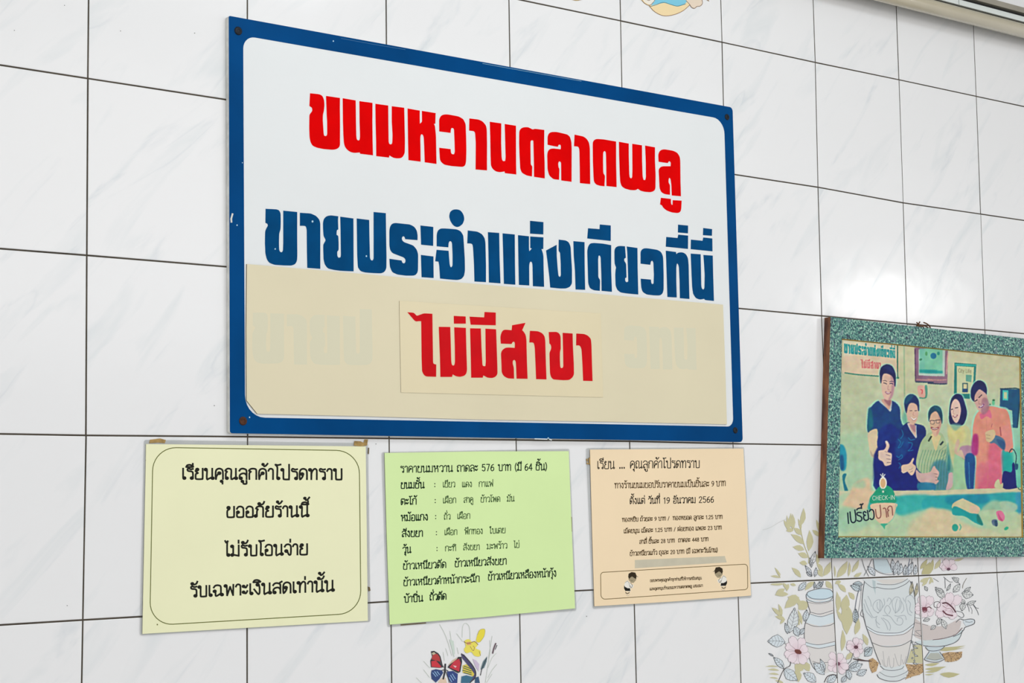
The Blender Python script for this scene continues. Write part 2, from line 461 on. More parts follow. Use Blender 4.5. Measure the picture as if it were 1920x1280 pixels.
# ------------------------------------------------------------------ stroke lettering (looped Thai, digits, a few Latin)
G = {
'ก': (7, '1.1,0 1.1,5.6 2.1,7.1 .8,8 2,9.6 3.8,10 5.6,9.4 6,7.5 6,0'),
'ข': (6.8, '@1.9,8.9,.9|2.7,9.1 2.6,7.6 1.1,6 1.1,1.2 1.8,0 5.2,0 5.9,1.2 5.9,10'),
'ค': (7, '@3.5,5.6,.9|2.7,5 1.5,2.6 1.1,0 .9,5 1.4,8.6 3.5,10 5.7,8.6 6.1,5 6.1,0'),
'ง': (5.6, '@3,8.9,.9|3.9,8.8 4.4,6 4.4,1.4 3.8,0 2.9,.7 .5,4.8'),
'จ': (6.2, '@2,3.6,.9|2.8,3.2 3.8,.4 4.8,0 5.3,1.4 5.4,6.8 4.9,9 3.3,10 1.7,9.3 .8,7.6'),
'ฉ': (8, '@1.5,4.4,.85|2.1,3.8 2.2,.3 3.2,.1 5.2,1.6|.8,7.8 1.8,9.5 3.6,10 5.5,9.2 5.9,7 5.9,1.7|@6.6,1,.85'),
'ช': (7.2, '@1.9,8.7,.9|2.7,8.8 2.6,7.4 1.1,6 1.1,1.2 1.8,0 5,0 5.7,1.2 5.7,6.4 4.7,7.6 5.8,8.4 7,10.4'),
'ณ': (9.8, '@1.9,.9,.85|1.1,1.2 1.2,5.6 2,7 .8,8 1.9,9.6 3.2,10 4.7,9.3 5.1,7.4 5.1,.1 8,1.8|8.3,10 8.3,1.8|@8.5,.9,.85'),
'ด': (7, '@2.7,5,.9|3.5,4.8 2.9,2.4 1.2,0 .9,5 1.4,8.6 3.5,10 5.7,8.6 6.1,5 6.1,0'),
'ต': (7, '@2.7,4.8,.9|3.5,4.6 2.9,2.2 1.2,0 .9,5 1.2,9 2.4,10 3.5,8.9 4.6,10 5.8,9 6.1,6 6.1,0'),
'ถ': (7, '@2,.9,.85|1.1,1.3 1.2,5.6 2.1,7.1 .8,8 2,9.6 3.8,10 5.6,9.4 6,7.5 6,0'),
'ท': (7.2, '@1.3,9,.85|2.1,9 2.2,7.6 2.2,0 2.4,6 3.6,9 4.9,10 5.9,9 6.1,7.5 6.1,0'),
'ธ': (6.4, '5.7,9.5 4,9.2 2.4,10 1,9 1.6,7.4 4.6,7 5.5,5.5 5.5,1.2 4.8,0 1.9,0 1.2,1.2 1.2,3|@1.9,3.8,.8'),
'น': (7.4, '@1.3,9,.85|2.1,9 2.2,7.6 2.1,.2 3.6,.5 5.6,1.7|5.9,10 5.9,1.7|@6.2,.9,.85'),
'บ': (7.1, '@1.3,9,.85|2.1,9 2.1,1.2 2.7,0 5.5,0 6.1,1.2 6.1,10'),
'ป': (7.1, '@1.3,9,.85|2.1,9 2.1,1.2 2.7,0 5.5,0 6.1,1.2 6.1,14'),
'ผ': (7.2, '@2.2,9,.85|L1.3,9 1.2,0 3.7,4.8 6.1,0 6.1,10'),
'ฝ': (7.2, '@2.2,9,.85|L1.3,9 1.2,0 3.7,4.8 6.1,0 6.1,14'),
'พ': (7.8, '@1.2,9,.85|L2,9 2.3,0 4.4,8 6.5,0 6.7,10'),
'ฟ': (7.8, '@1.2,9,.85|L2,9 2.3,0 4.4,8 6.5,0 6.7,14'),
'ภ': (7.4, '@1.1,.9,.85|1.9,1.2 2,5.6 2.6,7.1 1.3,8 2.4,9.6 4,10 5.9,9.4 6.4,7.5 6.4,0'),
'ม': (7.3, '@1.3,9,.85|2.1,9 2.1,1.7|@1.4,.9,.85|L6.1,10 6.1,0 2.2,1.1'),
'ย': (7, '@2.3,9,.85|1.5,8.8 1.1,7.4 2.7,5.7 1.3,4.8 1.1,1.2 1.8,0 5.4,0 6.1,1.2 6.1,10'),
'ร': (5.6, '4.9,9.6 3.3,9.2 1.6,10 .9,8.9 1.5,7.6 3.7,7.2 4.7,6 4.8,1.4|@4,.9,.85'),
'ล': (7, '.9,7.8 1.9,9.5 3.6,10 5.6,9 6.1,7 6.1,0|6,3.8 4.7,5.4 2.7,5.2 1.3,3.8 1.1,1.5|@2,.9,.85'),
'ว': (6.2, '.8,7.8 1.8,9.5 3.3,10 5,9.2 5.4,7 5.4,1.4|@4.6,.9,.85'),
'ส': (7.2, '.9,7.6 1.9,9.2 3.6,9.7 5.6,8.8 6.1,7 6.1,0|6,3.8 4.7,5.4 2.7,5.2 1.3,3.8 1.1,1.5|@2,.9,.85|5.2,9 5.8,10 7.2,11'),
'ห': (7.4, '@1.3,9,.85|2.1,9 2.2,7.6 2.2,0|2.2,4.6 4.2,5.8 5.6,7.8|@5.4,9,.85|4.8,6.4 6,5 6.1,0'),
'อ': (6.8, '@1.9,4.6,.85|1.2,4 1.2,1.2 1.9,0 5.2,0 5.8,1.2 5.8,7.4 5.2,9.2 3.6,10 2,9.4 1.1,7.6'),
'ะ': (4.8, '@1.3,7.9,.75|1.5,7.1 3,6.8 4,9|@1.3,2.4,.75|1.5,1.6 3,1.3 4,3.5'),
'า': (4.8, '.6,7.8 1.3,9.5 2.5,10 3.6,9.2 3.9,7.5 3.9,0'),
'เ': (3.4, '1.2,10 1.2,1.4|@2.1,.9,.85'),
'แ': (6.4, '1.2,10 1.2,1.4|@2.1,.9,.85|4.2,10 4.2,1.4|@5.1,.9,.85'),
'โ': (4.4, '4.6,14 2.6,13.4 .8,13.8 1.6,12.6 2.2,10.6 2,1.4|@2.9,.9,.85'),
'ใ': (4.6, '@1.6,12.2,.8|.8,13 1.8,14.2 3,13.4 2.3,10.8 2.2,1.4|@3.1,.9,.85'),
'ไ': (4.4, 'L.6,14.4 1.3,12.8 2.6,14|2.6,14 2.1,11.5 2.1,1.4|@3,.9,.85'),
'ำ': (4.8, '@-2.2,12.4,.85|.6,7.8 1.3,9.5 2.5,10 3.6,9.2 3.9,7.5 3.9,0'),
' ': (4, ''),
'0': (6, '3,10 1.4,8.4 1,5 1.4,1.6 3,0 4.6,1.6 5,5 4.6,8.4 3,10'),
'1': (5, 'L1.4,8.2 3,10 3,0'),
'2': (6, '1,7.6 1.6,9.5 3.1,10 4.6,9 4.6,6.8 2.6,3 .9,0|L.9,0 5,0'),
'3': (6, '1,8.4 2.8,10 4.6,8.8 4.2,6.2 2.8,5.4 4.6,4.6 5,2 3.4,0 1,1.2'),
'4': (6, 'L4.1,0 4.1,10 .7,3 5.5,3'),
'5': (6, 'L4.8,10 1.5,10 1.2,5.6|1.2,5.6 3.2,6.3 4.9,4.6 4.6,1.2 3,0 1,1.2'),
'6': (6, '4.6,9.7 2.2,8 1,4 1.6,.8 3.1,0 4.8,1.4 4.8,4.4 3.2,5.7 1.3,4'),
'7': (6, 'L1,10 5,10 2.4,0'),
'8': (6, '3,10 1.5,8.8 1.7,6.6 4.5,4 4.7,1.4 3,0 1.3,1.4 1.5,4 4.3,6.6 4.5,8.8 3,10'),
'9': (6, '1.4,.3 3.8,2 5,6 4.4,9.2 2.9,10 1.2,8.6 1.2,5.8 2.8,4.4 4.8,6'),
'.': (2.6, 'L1.2,1 1.2,0'), ':': (3, '1.4,7 1.4,6.4|1.4,2.2 1.4,1.6'),
'(': (3.6, '2.8,12 1.3,8 1.3,3 2.8,-1.6'), ')': (3.6, '.8,12 2.3,8 2.3,3 .8,-1.6'),
'/': (5, 'L.8,-.5 4,10.5'), '-': (4.4, 'L.8,4.6 3.6,4.6'),
'C': (6.4, '5.4,8.4 4,9.9 2,9.2 .9,6 1,3.4 2.2,.6 4.2,.1 5.4,1.6'), 'H': (6.4, 'L1,0 1,10|L5.2,0 5.2,10|L1,5.2 5.2,5.2'),
'E': (5.6, 'L5,10 1,10 1,0 5,0|L1,5.2 4.4,5.2'), 'K': (6, 'L1,0 1,10|L5,10 1,4.6|L2.2,6 5.2,0'),
'I': (2.6, 'L1.2,0 1.2,10'), 'N': (6.8, 'L1,0 1,10 5.4,0 5.4,10'), 'L': (5.2, 'L1,10 1,0 4.6,0'),
'i': (2.4, 'L1.2,0 1.2,6.6|L1.2,8.6 1.2,9.4'), 't': (3.6, 'L1.6,9 1.6,.4 3,.2|L.4,6.4 3,6.4'),
'y': (5, 'L.6,6.6 2.4,.6|L4.4,6.6 1.6,-3'), 'f': (3.4, '3,9.6 1.8,9.8 1.5,8 1.5,0|L.3,6.2 2.8,6.2'),
'e': (5.4, '1,3.6 4.4,3.6 4.2,5.8 2.8,6.8 1.2,5.6 .9,3.2 1.8,.6 3.4,0 4.6,1'),
}
# marks hang from the right edge of the letter before
MK = {
'ิ': '-5.6,11.4 -4.8,13 -3,13.4 -1.4,12.6 -.9,11.4 -5.6,11.4',
'ี': '-5.6,11.4 -4.8,13 -3,13.4 -1.4,12.6 -.9,11.4 -5.6,11.4|-.9,11.4 -.9,14.6',
'ื': '-5.6,11.4 -4.8,13 -3,13.4 -1.4,12.6 -.9,11.4 -5.6,11.4|-.9,11.4 -.9,14.6|-2.3,12.8 -2.3,14.6',
'ึ': '-5.6,11.4 -4.8,13 -3,13.4 -1.4,12.6 -.9,11.4 -5.6,11.4|@-.9,13.2,.75',
'ั': '@-3.8,12.4,.75|-3.4,11.7 -2,11.6 -.8,12.6 -.2,14.4',
'็': '@-3.2,12,.6|-4.4,11.2 -4.6,13 -3,13.8 -1.6,13 -.6,14.6',
'่': '-1.3,12 -1.3,14.6', '้': '@-3.2,14,.6|-2.8,13.4 -2.4,12.2 -1.2,12.8 .1,14.8',
'ุ': '@-1.9,-2,.65|-1.2,-1.8 -1.2,-4.4', 'ู': '@-3.9,-2,.65|-3.2,-1.8 -3.1,-4.2 -1,-4.2 -1,-1.4',
}
UPV = 'ิีืึั็'
TONE = '่้'


def strokes_of(text, loops=True):
    """-> (list of (points, closed)), advance)"""
    out = []; x = 0.0; up = False; tall = False

    def emit(s, ox, oy=0.0):
        for part in s.split('|'):
            if not part: continue
            if part[0] == '@':
                if not loops: continue
                cx, cy, r = [float(q) for q in part[1:].split(',')]
                out.append(([(ox + cx + r * math.cos(a), oy + cy + r * 1.05 * math.sin(a)) for a in
                             [2 * math.pi * k / 9 for k in range(9)]], True))
            elif part[0] == 'L':
                out.append(([(ox + a, oy + b) for a, b in P(part[1:])], False))
            else:
                out.append((spline([(ox + a, oy + b) for a, b in P(part)], n=3), False))
    for ch in text:
        if ch in MK:
            ox = x - (1.6 if (tall and ch not in 'ุู') else 0)
            emit(MK[ch], ox, 3.2 if (ch in TONE and up) else 0)
            if ch in UPV: up = True
        else:
            w, s = G[ch]
            emit(s, x); x += w
            up = False; tall = ch in 'ปฝฟ'
    return out, x


def write(pr, text, ax, ay, bx, by, h, w, col, layer=2, loops=True, lean=0.0, org=None):
    """Write text with its baseline from (ax, ay) to (bx, by), letters h high."""
    if org:
        ox, oy, k = org
        ax, ay, bx, by, h, w = ox + ax / k, oy + ay / k, ox + bx / k, oy + by / k, h / k, w / k
    st, adv = strokes_of(text, loops)
    for pts, closed in st:
        q = [(ax + (bx - ax) * (u + lean * v) / adv, ay + (by - ay) * u / adv - v * h / 10) for u, v in pts]
        pr.line(q, w, col, layer, closed)


# ------------------------------------------------------------------ the tiled wall
VJ = {0: [(166.7, 0), (165, 147), (163, 478), (161.5, 816), (155.5, 1161), (151, 1280)], 1: [(464, 0), (464.5, 817), (463.5, 1200)],
      2: [(724.7, 50), (730, 830), (733.6, 1175)], 3: [(956, 80), (968.1, 830), (975, 1155)], 4: [(1164, 40), (1165.6, 160), (1181, 830), (1190, 1138)],
      5: [(1352.3, 5), (1354.2, 79), (1355.7, 195), (1374.5, 831), (1385, 1122)], 6: [(1529, 117), (1534.8, 380), (1541, 591), (1561, 1086), (1571.7, 1280)],
      7: [(1681, 10), (1683, 60), (1693.7, 380), (1701, 606), (1722.6, 1080), (1733, 1280)],
      8: [(1826, 50), (1839, 400), (1847, 618), (1869.6, 1073), (1883.9, 1280)]}
HJ = {0: [(1000, 5), (1164, 39), (1354, 79), (1529.5, 117), (1600, 131), (1880, 191)],
      1: [(0, 121), (165, 147), (425, 187), (1378, 327), (1532, 350.5), (1693, 380), (1838, 401), (1920, 413)],
      2: [(0, 467), (163, 478.5), (425, 500), (1388, 578), (1541, 592), (1701, 607), (1847, 618.5), (1920, 626)],
      3: [(0, 813), (161, 816), (425, 818), (1180, 827), (1391, 832), (1540, 834)],
      4: [(0, 1173), (155, 1162), (270, 1157), (698, 1129), (725, 1127.6), (1085, 1106), (1400, 1093.5), (1561, 1086), (1722, 1079), (1870, 1073), (1920, 1071)]}
T = 0.2
VW = {i: sorted((on_plane(*p)[1], on_plane(*p)[0] - i * T) for p in v) for i, v in VJ.items()}
HW = {j: sorted((on_plane(*p)[0], on_plane(*p)[1] - (2.2 - j * T)) for p in v) for j, v in HJ.items()}


def joint(i, j):
    x, z = i * T, 2.2 - j * T
    for _ in range(3):
        x = i * T + (float(np.interp(z, [a for a, b in VW[i]], [b for a, b in VW[i]])) if i in VW else 0)
        z = 2.2 - j * T + (float(np.interp(x, [a for a, b in HW[j]], [b for a, b in HW[j]])) if j in HW else 0)
    return x, z


I0, I1, J0, J1 = -4, 15, -3, 11
wall = link_mesh('wall_back', [(I0 * T, 0.0007, 0), (I1 * T, 0.0007, 0), (I1 * T, 0.0007, 2.8), (I0 * T, 0.0007, 2.8),
                               (I0 * T, 0.12, 0), (I1 * T, 0.12, 0), (I1 * T, 0.12, 2.8), (I0 * T, 0.12, 2.8)],
                 [(0, 1, 2, 3), (5, 4, 7, 6), (4, 0, 3, 7), (1, 5, 6, 2), (3, 2, 6, 7), (4, 5, 1, 0)], MT['grout'])
wall['kind'] = 'structure'
TILES = {}
for j in range(J0, J1):
    for i in range(I0, I1):
        c = [joint(i, j + 1), joint(i + 1, j + 1), joint(i + 1, j), joint(i, j)]    # bl, br, tr, tl
        cx = sum(p[0] for p in c) / 4; cz = sum(p[1] for p in c) / 4

        def ins(m):
            return [(x + (m if x < cx else -m), z + (m if z < cz else -m)) for x, z in c]
        tilt = [RND.uniform(-0.00025, 0.00025) for _ in range(3)]
        v = []
        for m, y in ((0.0017, 0.0), (0.0010, 0.0003), (0.0009, 0.004)):
            for x, z in ins(m):
                v.append((x - cx, y + tilt[0] * (x - cx) / .1 + tilt[1] * (z - cz) / .1, z - cz))
        f = [(0, 1, 2, 3)]
        for k in range(4):
            l = (k + 1) % 4
            f += [(k, k + 4, l + 4, l), (k + 4, k + 8, l + 8, l + 4)]
        o = link_mesh('tile', v, f, MT['tile'])
        o.location = (cx, 0, cz)
        o.parent = wall
        TILES[(i, j)] = (o, ins(0.0018), tilt, cx, cz)

fl = link_mesh('floor', [(-3, -5, 0), (5, -5, 0), (5, 0.12, 0), (-3, 0.12, 0), (-3, -5, -.1), (5, -5, -.1), (5, 0.12, -.1), (-3, 0.12, -.1)],
               [(0, 1, 2, 3), (7, 6, 5, 4), (4, 5, 1, 0), (5, 6, 2, 1), (6, 7, 3, 2), (7, 4, 0, 3)], MT['floor'])
fl['kind'] = 'structure'
ce = link_mesh('ceiling', [(-3, -5, 2.8), (5, -5, 2.8), (5, 0.12, 2.8), (-3, 0.12, 2.8), (-3, -5, 2.9), (5, -5, 2.9), (5, 0.12, 2.9), (-3, 0.12, 2.9)],
               [(3, 2, 1, 0), (4, 5, 6, 7), (0, 1, 5, 4), (1, 2, 6, 5), (2, 3, 7, 6), (3, 0, 4, 7)], MT['ceiling'])
ce['kind'] = 'structure'

# ------------------------------------------------------------------ display lettering, traced letter by letter
OA, OB, OC, OD, OE, OF, OG = (570, 165, 8), (800, 205, 8), (1040, 240, 8), (490, 380, 8), (720, 385, 8), (930, 405, 8), (1120, 415, 8)
OH, OI = (750, 570, 8.889), (910, 580, 8.889)
LINE1 = [
(OA, '92,78 230,92 275,115 300,170 308,250 300,340 284,400 282,480 290,600 296,690 303,715 325,722 345,710 350,680 348,500 342,400 332,118 540,148 538,300 541,500 540,860 522,895 480,920 430,925 300,915 200,895 130,865 100,810 85,740 80,600 82,405 100,375 125,345 125,310 115,288 82,270'),
(OA, '582,152 776,185 778,300 780,500 785,720 792,770 808,785 828,785 838,770 842,720 835,500 832,196 1028,222 1026,500 1030,800 1036,1008 845,985 838,965 760,972 700,960 650,925 615,880 600,820 592,700 585,500'),
(OA, '1072,235 1264,262 1266,500 1270,800 1278,835 1295,845 1318,840 1326,815 1330,700 1318,500 1318,272 1504,295 1508,500 1515,800 1512,970 1490,1020 1460,1050 1400,1055 1340,1045 1283,1008 1275,1042 1085,1020 1083,800 1075,500'),
(OA, '1555,306 1738,338 1736,400 1738,535 1772,508 1770,342 1975,375 1970,535 1948,537 1965,565 1980,720 1988,1138 1812,1112 1805,900 1798,740 1788,705 1768,690 1750,705 1745,750 1748,900 1750,1103 1568,1080 1562,800'),
(OB, '188,150 215,95 260,75 320,75 480,105 550,145 585,220 592,400 596,600 592,780 578,840 545,862 380,850 270,830 220,790 200,750 190,575 360,595 365,650 380,672 412,672 424,640 420,500 412,300 400,280 375,278 362,300 360,352 190,330'),
(OB, '642,135 780,152 840,180 890,240 902,300 906,500 905,915 735,900 738,500 728,350 710,325 638,318'),
(OB, '948,185 1120,210 1118,500 1125,720 1135,765 1155,778 1180,770 1186,720 1180,500 1172,218 1340,245 1340,500 1342,800 1345,975 1175,955 1170,930 1100,942 1040,930 990,890 965,840 960,700 955,400'),
(OB, '1390,330 1410,290 1450,268 1520,265 1560,285 1592,303 1620,290 1765,308 1762,600 1770,800 1772,1035 1612,1010 1610,800 1602,470 1580,460 1558,475 1558,600 1562,830 1585,850 1580,1005 1500,990 1430,950 1405,890 1395,700 1388,500'),
(OC, '-105,130 -85,75 -40,58 30,58 190,95 230,130 250,200 256,300 254,805 100,785 98,520 85,500 65,500 52,530 58,590 72,610 66,775 -20,765 -80,710 -105,620 -110,400 -100,345 -70,312 -20,305 92,318 96,270 85,248 60,250 48,280 0,272 -105,250'),
(OC, '300,98 430,125 480,160 515,215 528,300 530,500 534,840 380,825 378,600 372,320 360,285 340,275 292,272'),
(OC, '572,220 590,180 630,162 740,170 922,202 922,500 930,885 778,868 776,600 770,360 750,343 728,360 726,500 730,680 755,712 748,872 680,865 620,845 590,800 585,740 575,500'),
(OC, '965,205 1112,232 1112,400 1120,700 1128,745 1148,755 1165,740 1168,600 1165,235 1310,258 1312,500 1320,730 1335,778 1360,778 1370,740 1368,500 1358,262 1505,288 1505,500 1515,700 1512,910 1490,945 1440,962 1350,955 1290,940 1250,910 1215,932 1130,928 1050,905 1005,870 985,810 978,700 968,400'),
(OC, '1555,400 1570,355 1600,325 1650,318 1780,340 1840,370 1878,430 1885,500 1888,800 1895,1022 1758,1010 1752,850 1740,760 1720,745 1710,765 1708,820 1730,850 1730,1000 1650,990 1600,960 1575,900 1565,700 1560,630 1580,590 1620,572 1740,572 1745,520 1730,498 1710,500 1698,525 1560,505'),
(OC, '1595,1045 1745,1062 1745,1130 1755,1150 1770,1150 1772,1080 1905,1088 1900,1210 1888,1255 1850,1275 1760,1265 1680,1235 1630,1195 1610,1155 1582,1145'),
]
LINE2 = [
(OD, '65,90 230,98 270,115 290,160 292,300 288,400 268,460 265,600 268,710 285,740 310,742 326,720 330,600 330,118 538,138 538,500 540,800 535,870 510,920 450,942 330,938 200,930 120,900 85,850 62,760 55,600 58,430 75,385 100,345 95,315 62,300'),
(OD, '580,150 740,160 820,195 870,250 885,310 885,990 690,975 685,700 682,400 670,355 650,345 580,345'),
(OD, '925,300 940,240 980,200 1040,188 1155,202 1150,260 1155,400 1132,410 1128,480 1155,495 1160,600 1160,712 1138,730 1140,800 1160,825 1190,815 1195,780 1190,400 1185,208 1382,235 1385,1028 1200,1020 1100,1008 1000,985 955,930 935,850 930,700 930,625 970,560 935,500 928,400'),
(OD, '1432,235 1618,258 1622,500 1630,830 1645,862 1670,865 1686,840 1685,138 1868,155 1872,500 1878,800 1876,980 1850,1035 1800,1058 1700,1055 1560,1045 1490,1025 1450,970 1440,800'),
(OE, '82,370 95,310 125,272 170,262 390,285 455,320 492,375 505,450 503,520 320,505 310,470 290,460 268,478 270,520 300,550 440,600 490,660 512,730 512,800 510,980 490,1030 450,1052 330,1052 200,1035 125,1000 90,920 82,800 265,825 275,860 300,870 322,855 325,810 300,780 130,715 95,670 82,600'),
(OE, '548,300 740,322 738,606 558,588'),
(OE, '555,742 742,765 745,1088 565,1075'),
(OE, '792,430 810,375 850,345 920,345 1090,358 1150,385 1190,450 1200,600 1212,800 1215,980 1200,1060 1160,1105 1100,1118 960,1108 842,1095 830,900 818,842 770,838 790,665 970,680 975,760 985,880 995,920 1010,928 1030,905 1030,750 1022,560 1005,535 985,535 970,560 965,628 792,612'),
(OE, '1080,57 1140,68 1178,110 1200,160 1205,215 1180,280 1130,318 1090,325 1040,300 1000,240 978,170 990,100 1030,65'),
(OE, '1258,375 1400,392 1470,430 1510,490 1522,560 1530,900 1530,1150 1358,1140 1352,900 1338,640 1330,585 1310,570 1250,568'),
(OE, '1560,400 1728,412 1735,800 1748,1168 1575,1155 1568,700'),
(OF, '100,258 282,275 285,700 290,1028 120,1015 110,600'),
(OF, '332,285 495,302 495,480 500,528 540,485 515,478 515,305 712,318 710,492 682,495 700,540 712,600 715,800 722,1060 555,1050 550,760 545,700 525,680 505,695 498,750 500,1040 345,1030 338,700'),
(OF, '512,70 712,90 710,275 512,262'),
(OF, '752,515 910,430 912,600 925,780 938,900 960,912 975,890 972,700 962,545 940,525 942,352 1050,365 1095,395 1120,460 1128,600 1140,800 1140,1010 1110,1060 1050,1085 960,1085 815,1070 800,900 770,650'),
(OF, '1162,375 1328,390 1330,700 1338,1105 1195,1100 1185,800 1168,600'),
(OF, '1370,520 1385,450 1415,408 1470,402 1600,412 1728,435 1728,800 1740,1135 1585,1120 1582,900 1572,620 1560,592 1540,592 1532,640 1535,920 1562,955 1558,1120 1470,1112 1410,1080 1385,1010 1378,800'),
(OF, '1382,182 1555,195 1558,125 1722,140 1722,372 1370,335'),
(OG, '258,430 275,390 310,370 350,367 415,372 420,430 428,545 405,555 402,590 432,630 438,840 418,850 418,895 440,912 465,900 460,700 450,450 442,375 602,398 605,700 615,1095 450,1080 350,1065 300,1025 275,960 270,800 275,720 285,690 262,640 258,560'),
(OG, '650,460 665,425 700,402 750,402 900,425 955,455 985,520 990,600 995,800 995,1020 980,1080 940,1110 850,1108 740,1095 680,1055 660,990 652,858 805,872 808,920 822,940 845,930 850,800 842,610 825,588 805,595 795,650 650,632'),
(OG, '1028,438 1180,458 1185,490 1215,465 1280,462 1330,490 1360,550 1370,650 1375,900 1382,1162 1240,1150 1235,900 1225,680 1210,635 1195,630 1185,680 1185,900 1192,1140 1052,1132 1045,900 1035,600'),
(OG, '1035,232 1205,248 1215,198 1362,212 1360,412 1028,378'),
(OG, '1212,48 1362,62 1360,178 1210,165'),
(OG, '1402,482 1550,492 1555,700 1560,970 1570,1010 1590,1022 1608,1005 1612,800 1600,600 1592,502 1732,512 1738,800 1750,1192 1615,1178 1605,1160 1540,1172 1480,1150 1440,1090 1425,1000 1415,800'),
(OG, '1405,272 1580,290 1590,240 1725,255 1728,448 1402,415'),
(OG, '1590,98 1722,115 1720,215 1585,205'),
]
LINE3 = [
(OH, '125,135 230,142 265,180 285,195 400,152 540,160 545,500 552,980 570,998 605,1005 603,1210 440,1205 400,1180 370,1120 362,900 355,285 320,282 270,290 240,270'),
(OH, '648,378 838,380 845,600 855,960 865,1010 885,1025 910,1015 918,960 915,700 905,385 1098,395 1105,700 1118,1100 1105,1160 1070,1195 1000,1212 930,1200 880,1168 868,1212 675,1212 668,900'),
(OH, '898,195 1095,205 1098,325 900,325'),
(OH, '1170,402 1348,405 1358,700 1375,1020 1400,1035 1425,1030 1432,960 1428,700 1425,408 1602,418 1612,700 1622,1000 1625,1160 1600,1205 1540,1232 1460,1225 1390,1185 1380,1225 1188,1225 1182,900'),
(OH, '1160,208 1405,220 1410,130 1597,140 1597,352 1180,342'),
(OI, '252,460 265,400 290,350 330,335 440,345 448,262 670,222 615,345 640,370 672,420 685,500 695,900 705,1155 522,1152 515,950 508,860 485,838 460,850 455,900 475,965 480,1152 380,1148 310,1110 275,1050 270,900 262,730 280,680 330,640 380,632 492,640 495,560 480,535 455,542 438,575 260,568'),
(OI, '745,355 880,362 950,395 990,450 1000,530 1010,900 1020,1165 848,1160 838,900 825,620 810,560 790,548 735,550'),
(OI, '1058,375 1190,372 1235,400 1255,450 1258,660 1245,700 1243,800 1248,950 1260,975 1285,975 1302,955 1298,700 1290,388 1455,400 1460,600 1475,900 1478,1080 1455,1130 1400,1175 1300,1178 1130,1165 1095,1120 1080,1060 1075,900 1070,720 1100,655 1100,610 1085,575 1070,570'),
(OI, '1518,400 1650,408 1710,435 1760,490 1770,600 1778,900 1788,1192 1632,1188 1620,900 1605,660 1585,612 1560,595 1515,600'),
]


def soften(pts, it=2):
    """Round the gentle corners of an outline and keep the sharp ones."""
    for _ in range(it):
        out = []; n = len(pts)
        for i in range(n):
            a, p, b = pts[i - 1], pts[i], pts[(i + 1) % n]
            u = (p[0] - a[0], p[1] - a[1]); v = (b[0] - p[0], b[1] - p[1])
            lu, lv = math.hypot(*u) or 1, math.hypot(*v) or 1
            c = (u[0] * v[0] + u[1] * v[1]) / lu / lv
            if c > 0.45 and c < 0.9995:
                out += [(p[0] - u[0] * min(.25, 1.6 / lu), p[1] - u[1] * min(.25, 1.6 / lu)), (p[0] + v[0] * min(.25, 1.6 / lv), p[1] + v[1] * min(.25, 1.6 / lv))]
            else: out.append(p)
        pts = out
    return pts


L1 = [soften(trace(s, *o)) for o, s in LINE1]
L2 = [soften(trace(s, *o)) for o, s in LINE2]
L3 = [soften(trace(s, *o)) for o, s in LINE3]

# ------------------------------------------------------------------ the big sign
BD = 0.0075                                      # its face stands this far off the tiles
sx, sz = on_plane(910, 820, 0)
sign = thing('shop_sign', 'large white signboard with thick blue border and bold red and blue Thai lettering', 'sign', (sx, 0, sz))
outer = rounded(onp([(428.7, 29.5), (1373.4, 201.5), (1392.5, 828.5), (431, 812)], BD), [.002, .006, .006, .003])
inner = rounded(onp([(455.8, 66.5), (1357.6, 223.5), (1375, 799.5), (459.3, 782)], BD), [.016, .022, .012, .026])
solid('board', outer, 0.0008, BD, MT['board'], MT['edge'], sign)
ring_plate('border', outer, inner, BD, BD + 0.00025, MT['blue'], sign)
for pts in L1:
    solid('letter', onp(pts, BD + 0.0003), BD, BD + 0.0003, MT['red'], MT['red'], sign)
for pts in L2:
    solid('letter', onp(pts, BD + 0.0003), BD, BD + 0.0003, MT['navy'], MT['navy'], sign)
CD = BD + 0.0016
cov = onp([(463, 494.8), (670, 512.5), (900, 532.8), (1108, 549.8), (1355.7, 571), (1360, 690), (1363, 795.3), (1150, 790.5), (900, 786.3), (680, 780), (482.5, 775.5), (462.5, 750.5), (461.8, 620)], CD)
cover = solid('cover_panel', cov, BD, CD, MT['cream'], MT['dirt'], sign)
# the painted-over old words show faintly through the panel
gx = lambda p: (463 + (p[0] - 490) * 0.99 + 3, 590 + (p[1] - 395 - (p[0] - 490) * 0.165) * 0.92 + (p[0] - 490) * 0.09)
lab = onp([(748.7, 563.7), (1126.6, 587.2), (1131, 744.6), (752, 735.5)], CD + 0.0006)
gh = []
for k, pts in enumerate(L2):
    q = [gx(p) for p in pts]
    x0, x1 = min(a for a, b in q), max(a for a, b in q)
    y0 = min(b for a, b in q)
    if (x1 < 745 or x0 > 1136) and k not in (8, 13, 17, 21, 22, 24, 25):
        gh.append(q)
for q in gh:
    gp = Print(CD)
    gp.fill(q, rgb(224, 219, 190), 1)
    gp.build('faded_letter', sign, MT['ghost_ink'])['label'] = 'faint ghost of an old letter under the cream panel'
plate = solid('label_plate', lab, CD, CD + 0.0006, MT['plate'], MT['dirt'], sign)
for pts in L3:
    o = solid('letter', onp(pts, CD + 0.0009), CD + 0.0006, CD + 0.0009, MT['crimson'], MT['crimson'], sign)
